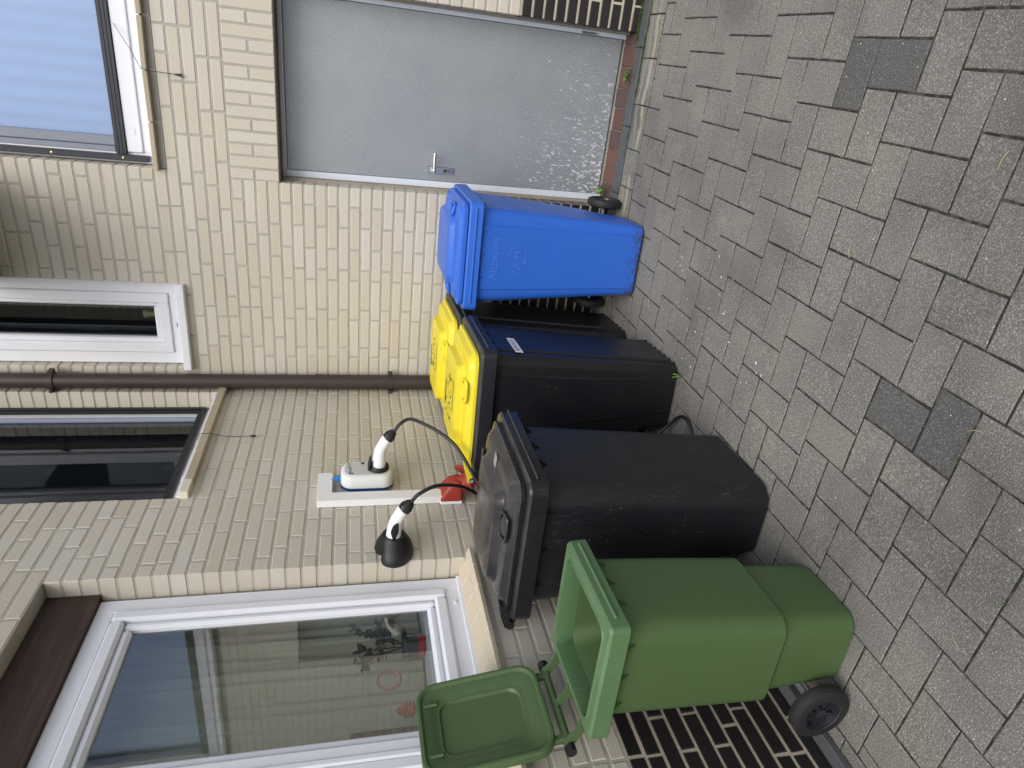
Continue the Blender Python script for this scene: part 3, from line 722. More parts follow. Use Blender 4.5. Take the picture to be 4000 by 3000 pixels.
def bin_(label, loc, th, W, D, ZR, body_m, rim_m, lid_m, si=.068, fi=.095, hr=.085, rib=True, panel=False, lid=True, cr=.045, band=.070, wr=.10, wx=None, step=None, rimr=.035, panel_style=0, group='wheeled bins along the house walls', emb_m=None, handle_m=None, pin_m=None):
    t = thing('wheeled_bin', label, 'bin', loc, th, group)
    hw, hd = W/2, D/2; yf, yb = -hd, hd; zb = ZR-band
    secs = []
    tx = hw-.030; ty0 = yf+.032; ty1 = yb-.03                       # body just under the rim
    def sec(z, k, back, extra=0):
        """k = 0 bottom .. 1 top"""
        return rr((hw-si-extra)*(1-k)+tx*k, (yf+fi+extra)*(1-k)+ty0*k, (yb-back)-extra*(1-k), cr+.012*k, z, 7)
    if step:
        zs = step
        secs += [sec(0, 0, .030, .032), sec(.012, 0, .024, .024), sec(zs-.012, .22, .020, .022), sec(zs, .26, .020, .010), sec(zs+.010, .28, .012, 0), sec(zb*.7, .72, .022), sec(zb+.004, 1, .03)]
    else:
        secs += [sec(0, 0, .205, .014), sec(.014, 0.0, .20), sec(.16, .14, .185), sec(.24, .24, .13), sec(.32, .32, .085), sec(.6, .64, .055), sec(zb+.004, 1, .03)]
    mb = MB(); mb.loft(secs, True, False)
    inn = [rr(tx-.010, ty0+.010, ty1-.010, cr, zb+.004, 7), rr(tx-.010, ty0+.012, ty1-.012, cr, zb, 7), rr(hw-si-.055, yf+fi+.050, yb-.22, cr, .06, 7)]
    mb.loft(inn, False, True)
    body = mb.build('body', body_m, t, 28)
    if panel:   # raised front panel with two vertical creases
        pb = MB(); lo = []
        for k, z in ((0.02, .02), (.5, zb*.5), (.99, zb-.01)):
            ff = (yf+fi)*(1-k)+ty0*k; h2 = .15+.022*k
            lo.append([(-h2, ff+.004, z), (-h2+.006, ff-.0085, z), (h2-.006, ff-.0085, z), (h2, ff+.004, z)])
        pb.loft(lo, True, True, False); pb.build('front_panel', body_m, body)
        if body_m is P_BLK:
            for s_ in (-1, 1):
                pb = MB(); lo = []
                for k, z in ((.02, .02), (.35, zb*.36), (.7, zb*.72), (.96, zb-.03)):
                    sx = s_*((hw-si)*(1-k)+tx*k); y0 = -.175-.035*k+.02*math.sin(z*3); y1 = .02+.10*k
                    lo.append([(sx-s_*.004, y0, z), (sx+s_*.006, y0+.008, z), (sx+s_*.006, y1-.012, z), (sx-s_*.004, y1, z)])
                pb.loft(lo, True, True, False); pb.build('side_panel', body_m, body)
            for k in range(7):      # short ribs round the foot
                x_ = -.17+.057*k; rb_ = MB(); rb_.loft([[(x_-.010, yf+fi+.012, .004), (x_, yf+fi-.010, .004), (x_+.010, yf+fi+.012, .004)], [(x_-.008, yf+fi+.006, .10), (x_, yf+fi-.006, .10), (x_+.008, yf+fi+.006, .10)], [(x_-.004, yf+fi+.0, .17), (x_, yf+fi-.001, .17), (x_+.004, yf+fi+.0, .17)]]); rb_.build('foot_rib', body_m, body)
    # rim band
    def ring(z, o, r_=rimr): return rr(hw+o, yf-o, yb+o, max(r_+o, .010), z, 6)
    rm = MB(); rm.loft([ring(zb, -.030), ring(zb, -.004), ring(zb+.004, 0), ring(ZR-.008, -.003), ring(ZR, -.010), ring(ZR+.0005, -.034, rimr+.055), ring(ZR+.004, -.036, rimr+.055), ring(ZR+.004, -.040, rimr+.055), ring(ZR-.010, -.042, rimr+.055), ring(zb+.002, -.040, rimr+.04)], False, False)
    rim = rm.build('rim', rim_m, t, 30)
    rbz = zb+band*.50
    rb = MB(); rb.box(-hw+.045, hw-.03, yf-.005, yf+.004, rbz-.005, rbz+.005, .003); rb.build('rim_rib', rim_m, rim)
    # gussets under the rim
    for (gx, gy, ax) in [(-.10, 0, 'f'), (.02, 0, 'f'), (.14, 0, 'f'), (0, -.18, 'l'), (0, -.02, 'l'), (0, .14, 'l'), (0, -.18, 'r'), (0, -.02, 'r'), (0, .14, 'r')]:
        g = MB(); k = W/.57; z0 = zb-.055
        if ax == 'f': g.add([(gx*k-.002, yf+.004, zb+.002), (gx*k+.002, yf+.004, zb+.002), (gx*k-.002, ty0+.01, zb+.002), (gx*k+.002, ty0+.01, zb+.002), (gx*k-.002, ty0+.012, z0), (gx*k+.002, ty0+.012, z0)], [(0, 1, 5, 4), (0, 2, 4), (1, 5, 3), (0, 1, 3, 2), (2, 3, 5, 4)])
        else:
            s = -1 if ax == 'l' else 1; gy *= D/.62
            g.add([(s*(hw-.004), gy-.002, zb+.002), (s*(hw-.004), gy+.002, zb+.002), (s*(tx-.01), gy-.002, zb+.002), (s*(tx-.01), gy+.002, zb+.002), (s*(tx-.012), gy-.002, z0), (s*(tx-.012), gy+.002, z0)], [(0, 1, 5, 4), (0, 2, 4), (1, 5, 3), (0, 1, 3, 2), (2, 3, 5, 4)])
        g.build('gusset', body_m, body)
    # wheels and axle
    wxs = wx or (-(hw-.04), hw-.04); wy = yb-hr-.005
    MB().tube([(wxs[0], wy, wr), (wxs[1], wy, wr)], .009, 12).build('axle', ZINC, t)
    for x_ in wxs: wheel('wheel', t, x_, wy, wr, wr, .046, 1 if x_ > 0 else -1)
    if not step:
        for x_ in (-.14, .14): MB().box(x_*W/.57-.012, x_*W/.57+.012, wy-.12, wy+.012, wr-.016, wr+.03, .004).build('axle_bracket', body_m, body)
    return t, body, rim
def lid_closed(t, W, D, ZR, m, style, hoff, pinm, barm):
    hw, hd = W/2, D/2
    def lp(z, i, r_, j=None):
        j = i if j is None else j; return rr(hw-i, -hd+i, hd-j, r_, z, 6)
    if style == 'blue':
        P = [(.004, .024, .05), (.006, .018, .05), (.022, .018, .05), (.026, .024, .05), (.027, .034, .055), (.042, .046, .06), (.048, .060, .06), (.052, .098, .06), (.054, .102, .05), (.078, .118, .045), (.082, .130, .04), (.086, .22, .03)]
    elif style == 'yellow':
        P = [(.004, .040, .05), (.006, .034, .05), (.018, .034, .05), (.021, .040, .05), (.022, .047, .055), (.044, .058, .06), (.050, .070, .06), (.050, .112, .05), (.053, .116, .045), (.084, .122, .042), (.088, .132, .04), (.090, .20, .02)]
    else:
        P = [(.004, .034, .055), (.006, .028, .055), (.020, .028, .055), (.024, .034, .06), (.025, .042, .06), (.044, .056, .07), (.050, .070, .07), (.053, .112, .06), (.056, .116, .05), (.080, .138, .045), (.085, .150, .045), (.089, .22, .03)]
    mb = MB(); mb.loft([lp(ZR+z, i, r_, .02+i*.55) for z, i, r_ in P], True, True)
    ld = mb.build('lid', m, t, 20)
    # finger grips on both sides
    for s in (-1, 1):
        cx, cy, cz = s*(hw-.074), -hd*.30, ZR+.046
        g = MB(); ring_ = []
        for k in range(24):
            a_ = 2*math.pi*k/24; cxx, cyy = math.copysign(abs(math.cos(a_))**.5, math.cos(a_)), math.copysign(abs(math.sin(a_))**.5, math.sin(a_))
            ring_.append((cx+s*.030*cxx, cy+.052*cyy, cz+.008-.006*cxx+.003))
        g.tube(ring_+ring_[:2], .0075, 8, False); g.build('grip', m, ld, 50)
        rc = MB(); rc.loft([[(cx+s*.024*math.cos(6.283*k/16), cy+.045*math.sin(6.283*k/16), cz+.0125-.012*math.cos(6.283*k/16)-.006) for k in range(16)]], False, True); 
        rc.build('grip_recess', m, ld)
    # hinge arms, pins and handle bar
    yb = hd; yh = hd+hoff
    for s in (-1, 1):
        x0 = s*(hw-.062); a_ = MB()
        a_.loft([[(x0-.020, yb-.06, ZR+.006), (x0+.020, yb-.06, ZR+.006), (x0+.020, yb-.06, ZR+.040), (x0-.020, yb-.06, ZR+.040)],
                 [(x0-.016, yb+.0, ZR-.002), (x0+.016, yb+.0, ZR-.002), (x0+.016, yb, ZR+.030), (x0-.016, yb, ZR+.030)],
                 [(x0-.011, yh+.008, ZR-.018), (x0+.011, yh+.008, ZR-.018), (x0+.011, yh+.010, ZR+.008), (x0-.011, yh+.010, ZR+.008)]])
        a_.build('hinge_arm', m, ld, 35)
        MB().tube([(x0-.018, yh-.004, ZR-.006), (x0+.018, yh-.004, ZR-.006)], .0105, 16).build('hinge_pin', pinm, ld, 40)
    b = MB(); b.tube([(-hw+.055, yh-.004, ZR-.012), (hw-.055, yh-.004, ZR-.012)], .013, 16)
    for s in (-1, 1):
        for xx in (hw-.065, .075):
            b.loft([[(s*xx-.008, yb-.02, ZR-.06), (s*xx+.008, yb-.02, ZR-.06), (s*xx+.008, yb-.02, ZR-.012), (s*xx-.008, yb-.02, ZR-.012)], [(s*xx-.008, yh-.004, ZR-.026), (s*xx+.008, yh-.004, ZR-.026), (s*xx+.008, yh-.004, ZR-.002), (s*xx-.008, yh-.004, ZR-.002)]])
    for s in (-1, 1): b.tube([(s*(hw-.06), yh-.004, ZR-.012), (s*(hw-.045), yh-.004, ZR-.012)], .0175, 16)
    b.build('handle_bar', barm, t, 35)
    return ld
H90 = math.pi/2
# blue paper bin, faces the camera
BW, BDp, BZ = .565, .615, .992
tb, body, rim = bin_('blue paper bin with blue lid standing beside the grey steel door', (1.054, -.3625, 0), R(1.2), BW, BDp, BZ, P_BLUE, P_BLUE, P_BLUE, panel=True, wx=(-.356, .248), fi=.100, si=.086)
lid_closed(tb, BW, BDp, BZ, P_BLUE, 'blue', .032, P_BLUE, P_BLUE)
def on_front(me, x, z, mat, name, par, yf, fi, ty0, zb, lift=.0055):
    k = z/zb; y = (yf+fi)*(1-k)+ty0*k-lift-.004; sl2 = math.atan2((ty0-(yf+fi)), zb)
    return link(name, me, mat, par, (x, y, z), (R(90)-sl2, 0, 0))
yf = -BDp/2; zb = BZ-.07
on_front(text_mesh('Altpapier', .062, .0016), .0, .840, EMB, 'lettering', tb, yf, .100, yf+.032, zb)
on_front(text_mesh('ZA', .060, .0012), -.055, .716, EMB, 'lettering', tb, yf, .100, yf+.032, zb)
on_front(text_mesh('H', .060, .0012), .022, .716, EMB, 'lettering', tb, yf, .100, yf+.032, zb)
ar = MB(); ar.tube([(.047*math.cos(R(a)), .047*math.sin(R(a)), 0) for a in range(-135, 161, 12)], .0016, 6)
ar.add([(.047*math.cos(R(-135))-.012, .047*math.sin(R(-135))+.004, 0), (.047*math.cos(R(-135))+.012, .047*math.sin(R(-135))-.006, 0), (.047*math.cos(R(-135))-.006, .047*math.sin(R(-135))-.014, .001)], [(0, 1, 2)])
on_front(ar.mesh('arrow_ring'), .022, .716, EMB, 'arrow_ring', tb, yf, .100, yf+.032, zb)
# yellow-lid bins
YW, YD, YZ = .582, .62, 1.0
def ybin(label, loc, th):
    t, body, rim = bin_(label, loc, th, YW, YD, YZ, P_BLK, P_BLKRIM, P_YEL, panel=True, fi=.090, cr=.035)
    ld = lid_closed(t, YW, YD, YZ, P_YEL, 'yellow', .062, ZINC, P_BLK)
    # worn printed marks on the raised lid panel
    pr = MB(); rn = random.Random(len(label)); z = YZ+.0904
    pr.box(.105, .122, -.02, .11, z-.0002, z+.0004); pr.box(-.115, -.108, -.10, .06, z-.0002, z+.0004)
    for k in range(26):
        x0 = rn.uniform(-.07, .08); y0 = rn.uniform(-.10, .12); pr.box(x0, x0+rn.uniform(.006, .02), y0, y0+rn.uniform(.003, .018), z-.0002, z+.0004)
    pr.build('printed_mark', INK, ld)
    return t, body
c4, s4 = math.cos(R(4)), math.sin(R(4))
y1, y1b = ybin('black bin with yellow lid and white name label, nearer of the two yellow lids', (.806-.31*c4, -1.022-.31*s4, 0), H90+R(4))
y2, y2b = ybin('black bin with yellow lid in the corner by the drainpipe, behind the other yellow lid', (.722-.31*c4, -.385-.31*s4, 0), H90+R(4))
yfy = -YD/2; zby = YZ-.07
lb = MB(); lb.box(-.100, .100, -.018, .018, -.0006, .0006)
lo = on_front(lb.mesh('name_label'), -.105, .812, LABELW, 'name_label', y1, yfy, .090, yfy+.032, zby, .006)
link('lettering', text_mesh('REMONDIS', .034, .0003), INKB, lo, (0, 0, .0008))
# anthracite bin
KW, KD, KZ = .567, .62, .98
kt, kb_, kr = bin_('dusty anthracite wheeled bin with closed lid under the charging plugs', (.713-.31, -1.890, 0), H90+R(.4), KW, KD, KZ, P_GRY, P_GRYLID, P_GRYLID, si=.040, fi=.092, cr=.085, rimr=.05)
kl = lid_closed(kt, KW, KD, KZ, P_GRYLID, 'grey', .050, P_GRYLID, P_GRY)
st = MB(); st.box(-.028, .028, -.016, .016, -.0008, .0008); st.build('lid_label', PALEG, kl, loc=(.02, -.224, KZ+.0545), rot=(0, 0, R(74)))
# green bin with open lid
GW, GD, GZ = .410, .430, .880
gt, gb, gr_ = bin_('green wheeled bin with its lid hanging open against the big window', (.614-.215, -2.515, 0), H90+R(2.4), GW, GD, GZ, P_GRN, P_GRNRIM, P_GRN, si=.030, fi=.085, hr=.012, cr=.055, rimr=.02, band=.062, step=.275, wx=(-.212, .212))
hx_, hz_ = GD/2+.080, GZ+.028
MB().tube([(-.150, hx_, hz_), (.150, hx_, hz_)], .0125, 18).build('hinge_tube', P_GRN, gt, 40)
for s in (-1, 1):
    MB().tube([(s*.150, hx_, hz_), (s*.172, hx_, hz_)], .0175, 18).build('hinge_cap', BLACKP, gt, 40)
for xx in (-.135, .0, .135):
    g = MB(); g.loft([[(xx-.006, GD/2-.02, GZ-.055), (xx+.006, GD/2-.02, GZ-.055), (xx+.006, GD/2-.012, GZ+.0), (xx-.006, GD/2-.012, GZ+.0)], [(xx-.005, GD/2+.03, GZ-.02), (xx+.005, GD/2+.03, GZ-.02), (xx+.005, GD/2+.03, GZ+.012), (xx-.005, GD/2+.03, GZ+.012)],
        [(xx-.010, hx_-.004, hz_-.016), (xx+.010, hx_-.004, hz_-.016), (xx+.010, hx_, hz_+.014), (xx-.010, hx_, hz_+.014)]]); g.build('hinge_bracket', P_GRN, gt, 40)
# open lid: local plane (x across, y up along the lid, z out of the underside towards the viewer)
LH, LW2 = .41, .335
g = MB()
def lr(i, z, r_=.06): return rr(LW2/2-i, .035+i, .035+LH-i, r_, z, 7)
g.loft([lr(0, .022, .065), lr(.004, .030, .062), lr(.012, .030, .058), lr(.020, .022, .055), lr(.050, .016, .045), lr(.056, .012, .045), lr(.070, .010, .04), lr(.075, .001, .04), lr(.082, .0, .04)], False, True)
g.loft([lr(0, .022, .065), lr(.0, .0, .065), lr(.02, -.012, .06), lr(.07, -.016, .05), lr(.08, -.034, .05), lr(.1, -.036, .05)], False, True)
TILT = R(9)
M = Matrix.Translation((0, hx_, hz_)) @ Matrix(((1, 0, 0), (0, math.sin(TILT), -math.cos(TILT)), (0, math.cos(TILT), math.sin(TILT)))).to_4x4()
glid = g.xf(M).build('lid', P_GRN, gt, 26); glid['label'] = 'open green lid leaning back, underside showing'
for s in (-1, 1):
    a_ = MB(); a_.box(s*.120-.012, s*.120+.012, -.012, .055, -.010, .012, .004); a_.xf(M).build('hinge_arm', P_GRN, glid)
for s in (-1, 1):
    a_ = MB(); a_.box(s*.09-.006, s*.09+.006, .375, .425, .014, .024, .004); a_.xf(M).build('lid_rib', P_GRN, glid)

# ================================================================== charging equipment on the charger wall
def A3(d, a, z): return (d, -a, z)
ch = thing('wall_charger', 'white and navy electric car charger box on the shaded brick wall', 'charger', (0, -1.0975, 1.35))
def rbox(d, hw_, z0, z1, r_):
    return [(d, x, z) for x, z, _ in [(q[0], q[1], 0) for q in rr(hw_, z0, z1, r_, 0, 6)]]
def lofty(levels): mb = MB(); mb.loft([rbox(d, hw_, z0, z1, r_) for d, hw_, z0, z1, r_ in levels]); return mb
lofty([(0, .072, .006, .250, .05), (.012, .0775, 0, .255, .055)]).build('back_plate', BOXW, ch, 40)
lofty([(.0125, .0785, -.001, .256, .056), (.028, .0785, -.001, .256, .056)]).build('band', NAVY, ch, 40)
lofty([(.0285, .0775, 0, .255, .055), (.074, .0765, .001, .254, .055), (.088, .070, .008, .247, .05), (.094, .060, .018, .237, .042)]).build('shell', BOXW, ch, 50)
lofty([(.0935, .058, .020, .235, .040), (.0946, .057, .021, .234, .039)]).build('face', FACE, ch)
so_ = MB(); so_.lathe([(.050, 0), (.050, .012), (.046, .020), (.040, .021), (.037, .008), (.0001, .008)], (.0945, 0, .072), (1, 0, 0), 32); so_.build('socket', BLACKP, ch, 30)
fl = MB(); fl.box(.098, .150, -.034, .034, .118, .126, .003); fl.xf(Matrix.Translation((.1, 0, .12)) @ Matrix.Rotation(R(12), 4, 'Y') @ Matrix.Translation((-.1, 0, -.12))); fl.build('socket_flap', BLACKP, ch)
MB().lathe([(.0085, 0), (.0085, .003), (.006, .006), (.0001, .0065)], (.0946, .043, .150), (1, 0, 0), 18).build('button', NAVY, ch, 40)
gl_ = MB(); gl_.lathe([(.017, .0), (.017, .009), (.0115, .010), (.0155, .011), (.0155, .020), (.009, .022)], (.045, -.01, .255), (0, 0, 1), 12); gl_.build('cable_gland', BLUEC, ch, 20)
cb_ = MB(); cb_.tube([(.045, -.01, .270), (.0445, -.0102, .285), (.036, -.012, .300), (.028, -.014, .32)], .0065, 10); cb_.build('supply_cable', BLUEC, ch, 40)
RY = (R(90), 0, R(90))
for (tx_, yy, zz, sz, mt) in (('go', -.034, .212, .034, INKB), ('e', -.004, .212, .034, INKB), ('01', .018, .213, .022, INK), ('11 kW', .042, .218, .007, INK), ('32 A', .042, .209, .007, INK)):
    link('lettering', text_mesh(tx_, sz, .0003), mt, ch, (.0950, yy, zz), RY)
# white trunking: an upside-down L
tk = thing('cable_trunking', 'white plastic cable trunking bent in an L around the charger box', 'trunking', (0, -1.25, 1.12))
MB().box(0.002, .040, -.032, .030, .0, .590, .002).build('trunking_body', TRUNK, tk)
MB().box(.036, .0425, -.034, .031, .004, .592, .001).build('trunking_cover', TRUNK, tk)
MB().box(0.002, .040, .030, .195, .528, .588, .002).build('trunking_body', TRUNK, tk)
MB().box(.038, .0425, .0315, .198, .524, .592, .001).build('trunking_cover', TRUNK, tk)
en = MB(); en.box(.036, .040, -.002, .035, -.045, .006, .001); en.xf(Matrix.Rotation(R(-14), 4, 'X')); en.build('cut_end', TRUNK, tk)
# red power plug
rp = thing('red_power_plug', 'red industrial power socket with plug at the foot of the white trunking', 'power plug', (0, -1.236, 1.025)); rp.scale = (1.12, 1.08, 1.08)
MB().box(.001, .016, -.056, .056, .0, .100, .003).build('base_plate', TRUNK, rp)
lofty([(.016, .053, .001, .099, .012), (.030, .053, .0, .097, .014), (.060, .050, -.003, .086, .022), (.088, .043, -.006, .068, .028), (.102, .032, -.002, .050, .026)]).build('socket_housing', RED, rp, 40)
MB().tube([(.062, 0, .020), (.084, 0, -.030)], [.040, .040], 24).build('socket_collar', RED, rp, 40)
MB().lathe([(.043, -.004), (.045, .0), (.045, .012), (.040, .016), (.034, .020), (.034, .045), (.030, .050), (.030, .070), (.022, .078), (.018, .1), (.0001, .1)], (.082, 0, -.026), (.42, 0, -.9), 28).build('plug', RED, rp, 35)
fp = MB(); fp.lathe([(.044, 0), (.044, .008), (.036, .014), (.0001, .016)], (.100, .058, -.012), (.55, .55, -.4), 26); fp.build('socket_cap', RED, rp, 30)
bc = MB(); bc.tube(spline([(.128, 0, -.125), (.150, .01, -.20), (.16, .10, -.30), (.14, .16, -.5)]), .009, 10); bc.build('supply_cable', CABLE, rp, 40)
bb = MB(); bb.tube(spline([(.13, .06, -.03), (.16, .12, -.06), (.20, .20, -.10), (.22, .26, -.16)]), .007, 10); bb.build('blue_cable', BLUEC, rp, 40)
# plug holder
ph = thing('plug_holder', 'black funnel shaped plug holder on the shaded brick wall', 'holder', (0, -1.615, 1.375))
hm = MB(); lv = []
for d, ry_, rz_, oz in ((0, .104, .082, 0), (.012, .106, .085, 0), (.035, .100, .080, 0), (.062, .078, .068, .0), (.085, .056, .056, .002), (.098, .047, .048, .003), (.098, .037, .039, .003), (.05, .034, .036, .003)):
    L_ = []
    for k in range(36):
        a_ = 2*math.pi*k/36; notch = 1-.34*math.exp(-((math.atan2(math.sin(a_-R(112)), math.cos(a_-R(112)))/.30)**2))*(1 if d < .06 else .15)
        L_.append((d, -ry_*math.sin(a_-H90)*notch*1.0, oz+rz_*math.cos(a_-H90)*notch if False else oz+rz_*math.sin(a_)*notch))
        L_[-1] = (d, ry_*math.cos(a_)*notch, oz+rz_*math.sin(a_)*notch)
    lv.append(L_)
hm.loft(lv, True, True); hm.build('holder_cup', BLACKP, ph, 40)
# charging cable with two white plugs
cc = thing('charging_cable', 'black charging cable with two white curved plugs, draped behind the bins', 'cable', (0, 0, 0))
def plug(x0, y, z, grip):
    P_ = spline([(x0, y, z), (x0+.05, y, z-.001), (x0+.10, y, z-.006), (x0+.150, y, z-.028), (x0+.175, y, z-.046)], 6)
    n = len(P_); rs = [.033, .0335, .034, .034, .0335, .033, .032, .031, .0305, .030, .0295, .029, .0285, .028, .0275, .027, .027, .027, .027, .027, .0265, .026, .0255, .025, .024]
    m = MB(); m.tube(P_, rs[:n], 20); pl = m.build('plug', WHITEP, cc, 50)
    e = P_[-1]; dr = (P_[-1]-P_[-3]).normalized()
    nu = MB(); nu.tube([e-dr*.012, e+dr*.008, e+dr*.030, e+dr*.038], [.0285, .0285, .0190, .012], 12); nu.build('plug_nut', BLACKP, pl, 20)
    if grip:
        gp = MB(); loops = []; N = 12
        for k in range(N+1):
            t = k/N; q = P_[min(len(P_)-1, int(4+t*10))]; hh = .0165*math.sqrt(max(1-(2*t-1)**2, .003))
            loops.append([(q.x, q.y-.0265, q.z-hh), (q.x, q.y-.0345, q.z-hh*.5), (q.x, q.y-.0350, q.z+hh*.5), (q.x, q.y-.0265, q.z+hh), (q.x, q.y-.01, q.z)])
        gp.loft(loops); gp.build('grip', BLACKP, pl)
    return e+dr*.036, dr
e1, d1 = plug(.100, -1.0975, 1.422, False); e2, d2 = plug(.060, -1.615, 1.378, True)
ct = MB(); ct.tube(spline([e1, e1+d1*.05+Vector((.01, .0, -.004)), Vector((.40, -1.16, 1.26)), Vector((.36, -1.30, 1.10)), Vector((.22, -1.42, .99)), Vector((.12, -1.47, .90)), Vector((.09, -1.46, .70)), Vector((.10, -1.44, .35))], 8), .0082, 12)
ct.build('cable', CABLE, cc, 50)
ct = MB(); ct.tube(spline([e2, e2+d2*.05, Vector((.32, -1.585, 1.20)), Vector((.28, -1.54, 1.09)), Vector((.20, -1.50, .99)), Vector((.14, -1.49, .88)), Vector((.12, -1.48, .6)), Vector((.13, -1.46, .30))], 8), .0082, 12)
ct.build('cable', CABLE, cc, 50)
ct = MB(); ct.tube(spline([Vector((.13, -1.42, .62)), Vector((.20, -1.36, .36)), Vector((.30, -1.32, .20)), Vector((.43, -1.33, .06)), Vector((.515, -1.36, .013)), Vector((.545, -1.42, .010)), Vector((.53, -1.48, .010)), Vector((.46, -1.53, .010)), Vector((.30, -1.56, .012)), Vector((.18, -1.54, .05)), Vector((.14, -1.50, .3))], 8), .0082, 12)
ct.build('cable', CABLE, cc, 50)
# sensor wires hanging over two sills
def wire(label, pts, loc):
    t = thing('sensor_wire', label, 'wire', loc)
    o = Vector(loc); P_ = [Vector(p)-o for p in pts]
    MB().tube(P_, .0016, 6).build('wire', ALU, t)
    d = (P_[-1]-P_[-2]).normalized(); MB().tube([P_[-1]-d*.004, P_[-1]+d*.006, P_[-1]+d*.026, P_[-1]+d*.028], [.003, .005, .0075, .006], 10).build('probe', BLACKP, t, 40)
wire('thin wire with black tip hanging from the wide window over the door', [(1.93, .08, 2.690), (1.83, .02, 2.615), (1.745, -.034, 2.560), (1.742, -.036, 2.540), (1.738, -.012, 2.47), (1.736, -.012, 2.412)], (1.745, -.034, 2.56))
wire('thin wire with black tip hanging from the screened window above the charger', [(-.10, -.655, 2.412), (-.03, -.66, 2.36), (.038, -.645, 2.330), (.040, -.642, 2.29), (.012, -.636, 2.20), (.012, -.632, 2.085)], (.038, -.645, 2.33))

# ================================================================== things on the inner sills
fp_ = thing('flower_pot', 'grey and red pot with dark leafy plant behind the big left window', 'plant', (-.235, -1.925, 1.255))
MB().lathe([(.040, 0), (.044, .034)], (0, 0, 0), (0, 0, 1), 24).build('pot_base', POTR, fp_, 40)
MB().lathe([(.044, .034), (.052, .082), (.056, .082), (.056, .092), (.048, .092), (.046, .075), (.0001, .075)], (0, 0, 0), (0, 0, 1), 24).build('pot', POTG, fp_, 40)
rn = random.Random(4); sm = MB(); lf = MB()
for k in range(7):
    a_ = rn.uniform(0, 6.28); h = rn.uniform(.10, .20); tip = Vector((math.cos(a_)*.07, math.sin(a_)*.12, .08+h))
    P_ = spline([Vector((0, 0, .075)), tip*.5+Vector((0, 0, .06)), tip], 4); sm.tube(P_, .003, 5)
    for q in P_[3:]:
        for _ in range(3):
            u = Vector((rn.uniform(-1, 1), rn.uniform(-1, 1), rn.uniform(-.4, 1))).normalized(); v = u.cross(Vector((rn.random(), rn.random(), 1))).normalized(); s = rn.uniform(.022, .040)
            lf.add([q, q+u*s*.5+v*s*.45, q+u*s*1.2, q+u*s*.5-v*s*.45], [(0, 1, 2, 3)])
sm.build('stem', LEAFD, fp_); lf.build('leaf_cluster', LEAFD, fp_)
orn = MB(); orn.tube([(0, .045*math.cos(6.283*k/20), .05+.045*math.sin(6.283*k/20)) for k in range(21)], .006, 8)
tag(orn.build('ring_ornament', PINK, loc=(-.25, -2.07, 1.36)), 'pink ring ornament hanging in the big left window', 'ornament')
hv_ = thing('beehive_ornament', 'orange ribbed beehive ornament behind the open green lid', 'ornament', (-.25, -2.21, 1.255))
MB().lathe([(.030-(.004 if k % 2 else 0)-.0014*max(0, k-6)**1.35, .07+k*.0046) for k in range(15)]+[(.0001, .14)], (0, 0, 0), (0, 0, 1), 24).build('hive', ORANGE, hv_)
MB().lathe([(.022, 0), (.024, .01), (.008, .02), (.008, .06), (.026, .068)], (0, 0, 0), (0, 0, 1), 18).build('stand', BROWNW, hv_, 40)
tag(pbox('A', 2.24, 2.44, -.315, -.300, 1.255, 1.56, .004).build('picture_back', BROWNW), 'dark brown panel standing behind the beehive ornament', 'panel')
fg = thing('figurine', 'small gold and brown figurine behind the narrow white window', 'figurine', (.40, .16, 2.60))
MB().lathe([(.030, 0), (.022, .03), (.010, .07), (.012, .08)], (0, 0, 0), (0, 0, 1), 18).build('foot', POTR, fg, 40)
MB().lathe([(.012, .08), (.016, .10), (.024, .135), (.027, .15), (.020, .155), (.0001, .156)], (0, 0, 0), (0, 0, 1), 18).build('cup', GOLD, fg, 40)

# ================================================================== plants, moss and litter
def weed(label, loc, n, s, seed, mat=LEAF):
    t = thing('weed', label, 'plant', loc, 0, 'small weeds at the foot of the walls'); rn = random.Random(seed)
    for k in range(n):
        a_ = k*2.4+rn.uniform(-.4, .4); e = rn.uniform(.35, 1.1); L = s*rn.uniform(.6, 1.1); w_ = L*.34
        u = Vector((math.cos(a_)*math.cos(e), math.sin(a_)*math.cos(e), math.sin(e))); v = Vector((-math.sin(a_), math.cos(a_), 0)); dn = Vector((0, 0, -1))
        o = Vector((0, 0, .004*k/n))
        vs = [o, o+u*L*.35+v*w_*.25, o+u*L*.7+v*w_*.5, o+u*L+dn*L*.12, o+u*L*.7-v*w_*.5, o+u*L*.35-v*w_*.25, o+u*L*.72+dn*.003]
        m = MB(); m.add(vs, [(0, 1, 6), (1, 2, 6), (2, 3, 6), (3, 4, 6), (4, 5, 6), (5, 0, 6)]); m.build('leaf', mat, t)
weed('bright green weed growing on the red doorstep', (1.985, -.004, .02), 13, .062, 1)
weed('bright green weed at the left end of the doorstep behind the blue bin', (1.335, .06, .03), 16, .065, 2)
gtf = thing('grass_tuft', 'thin green grass blades at the foot of the nearer yellow-lid bin', 'grass', (.70, -1.275, 0)); rn = random.Random(3)
for k in range(8):
    a_ = rn.uniform(0, 6.28); L = rn.uniform(.05, .10); tip = Vector((math.cos(a_)*L*.7, math.sin(a_)*L*.7, L*.6)); s = Vector((-math.sin(a_), math.cos(a_), 0))*.0022
    m = MB(); m.add([-s, s, tip*.6+Vector((0, 0, .018))+s*.8, tip*.6+Vector((0, 0, .018))-s*.8, tip], [(0, 1, 2, 3), (3, 2, 4)]); m.build('blade', LEAF, gtf)
ms = MB(); rn = random.Random(11)
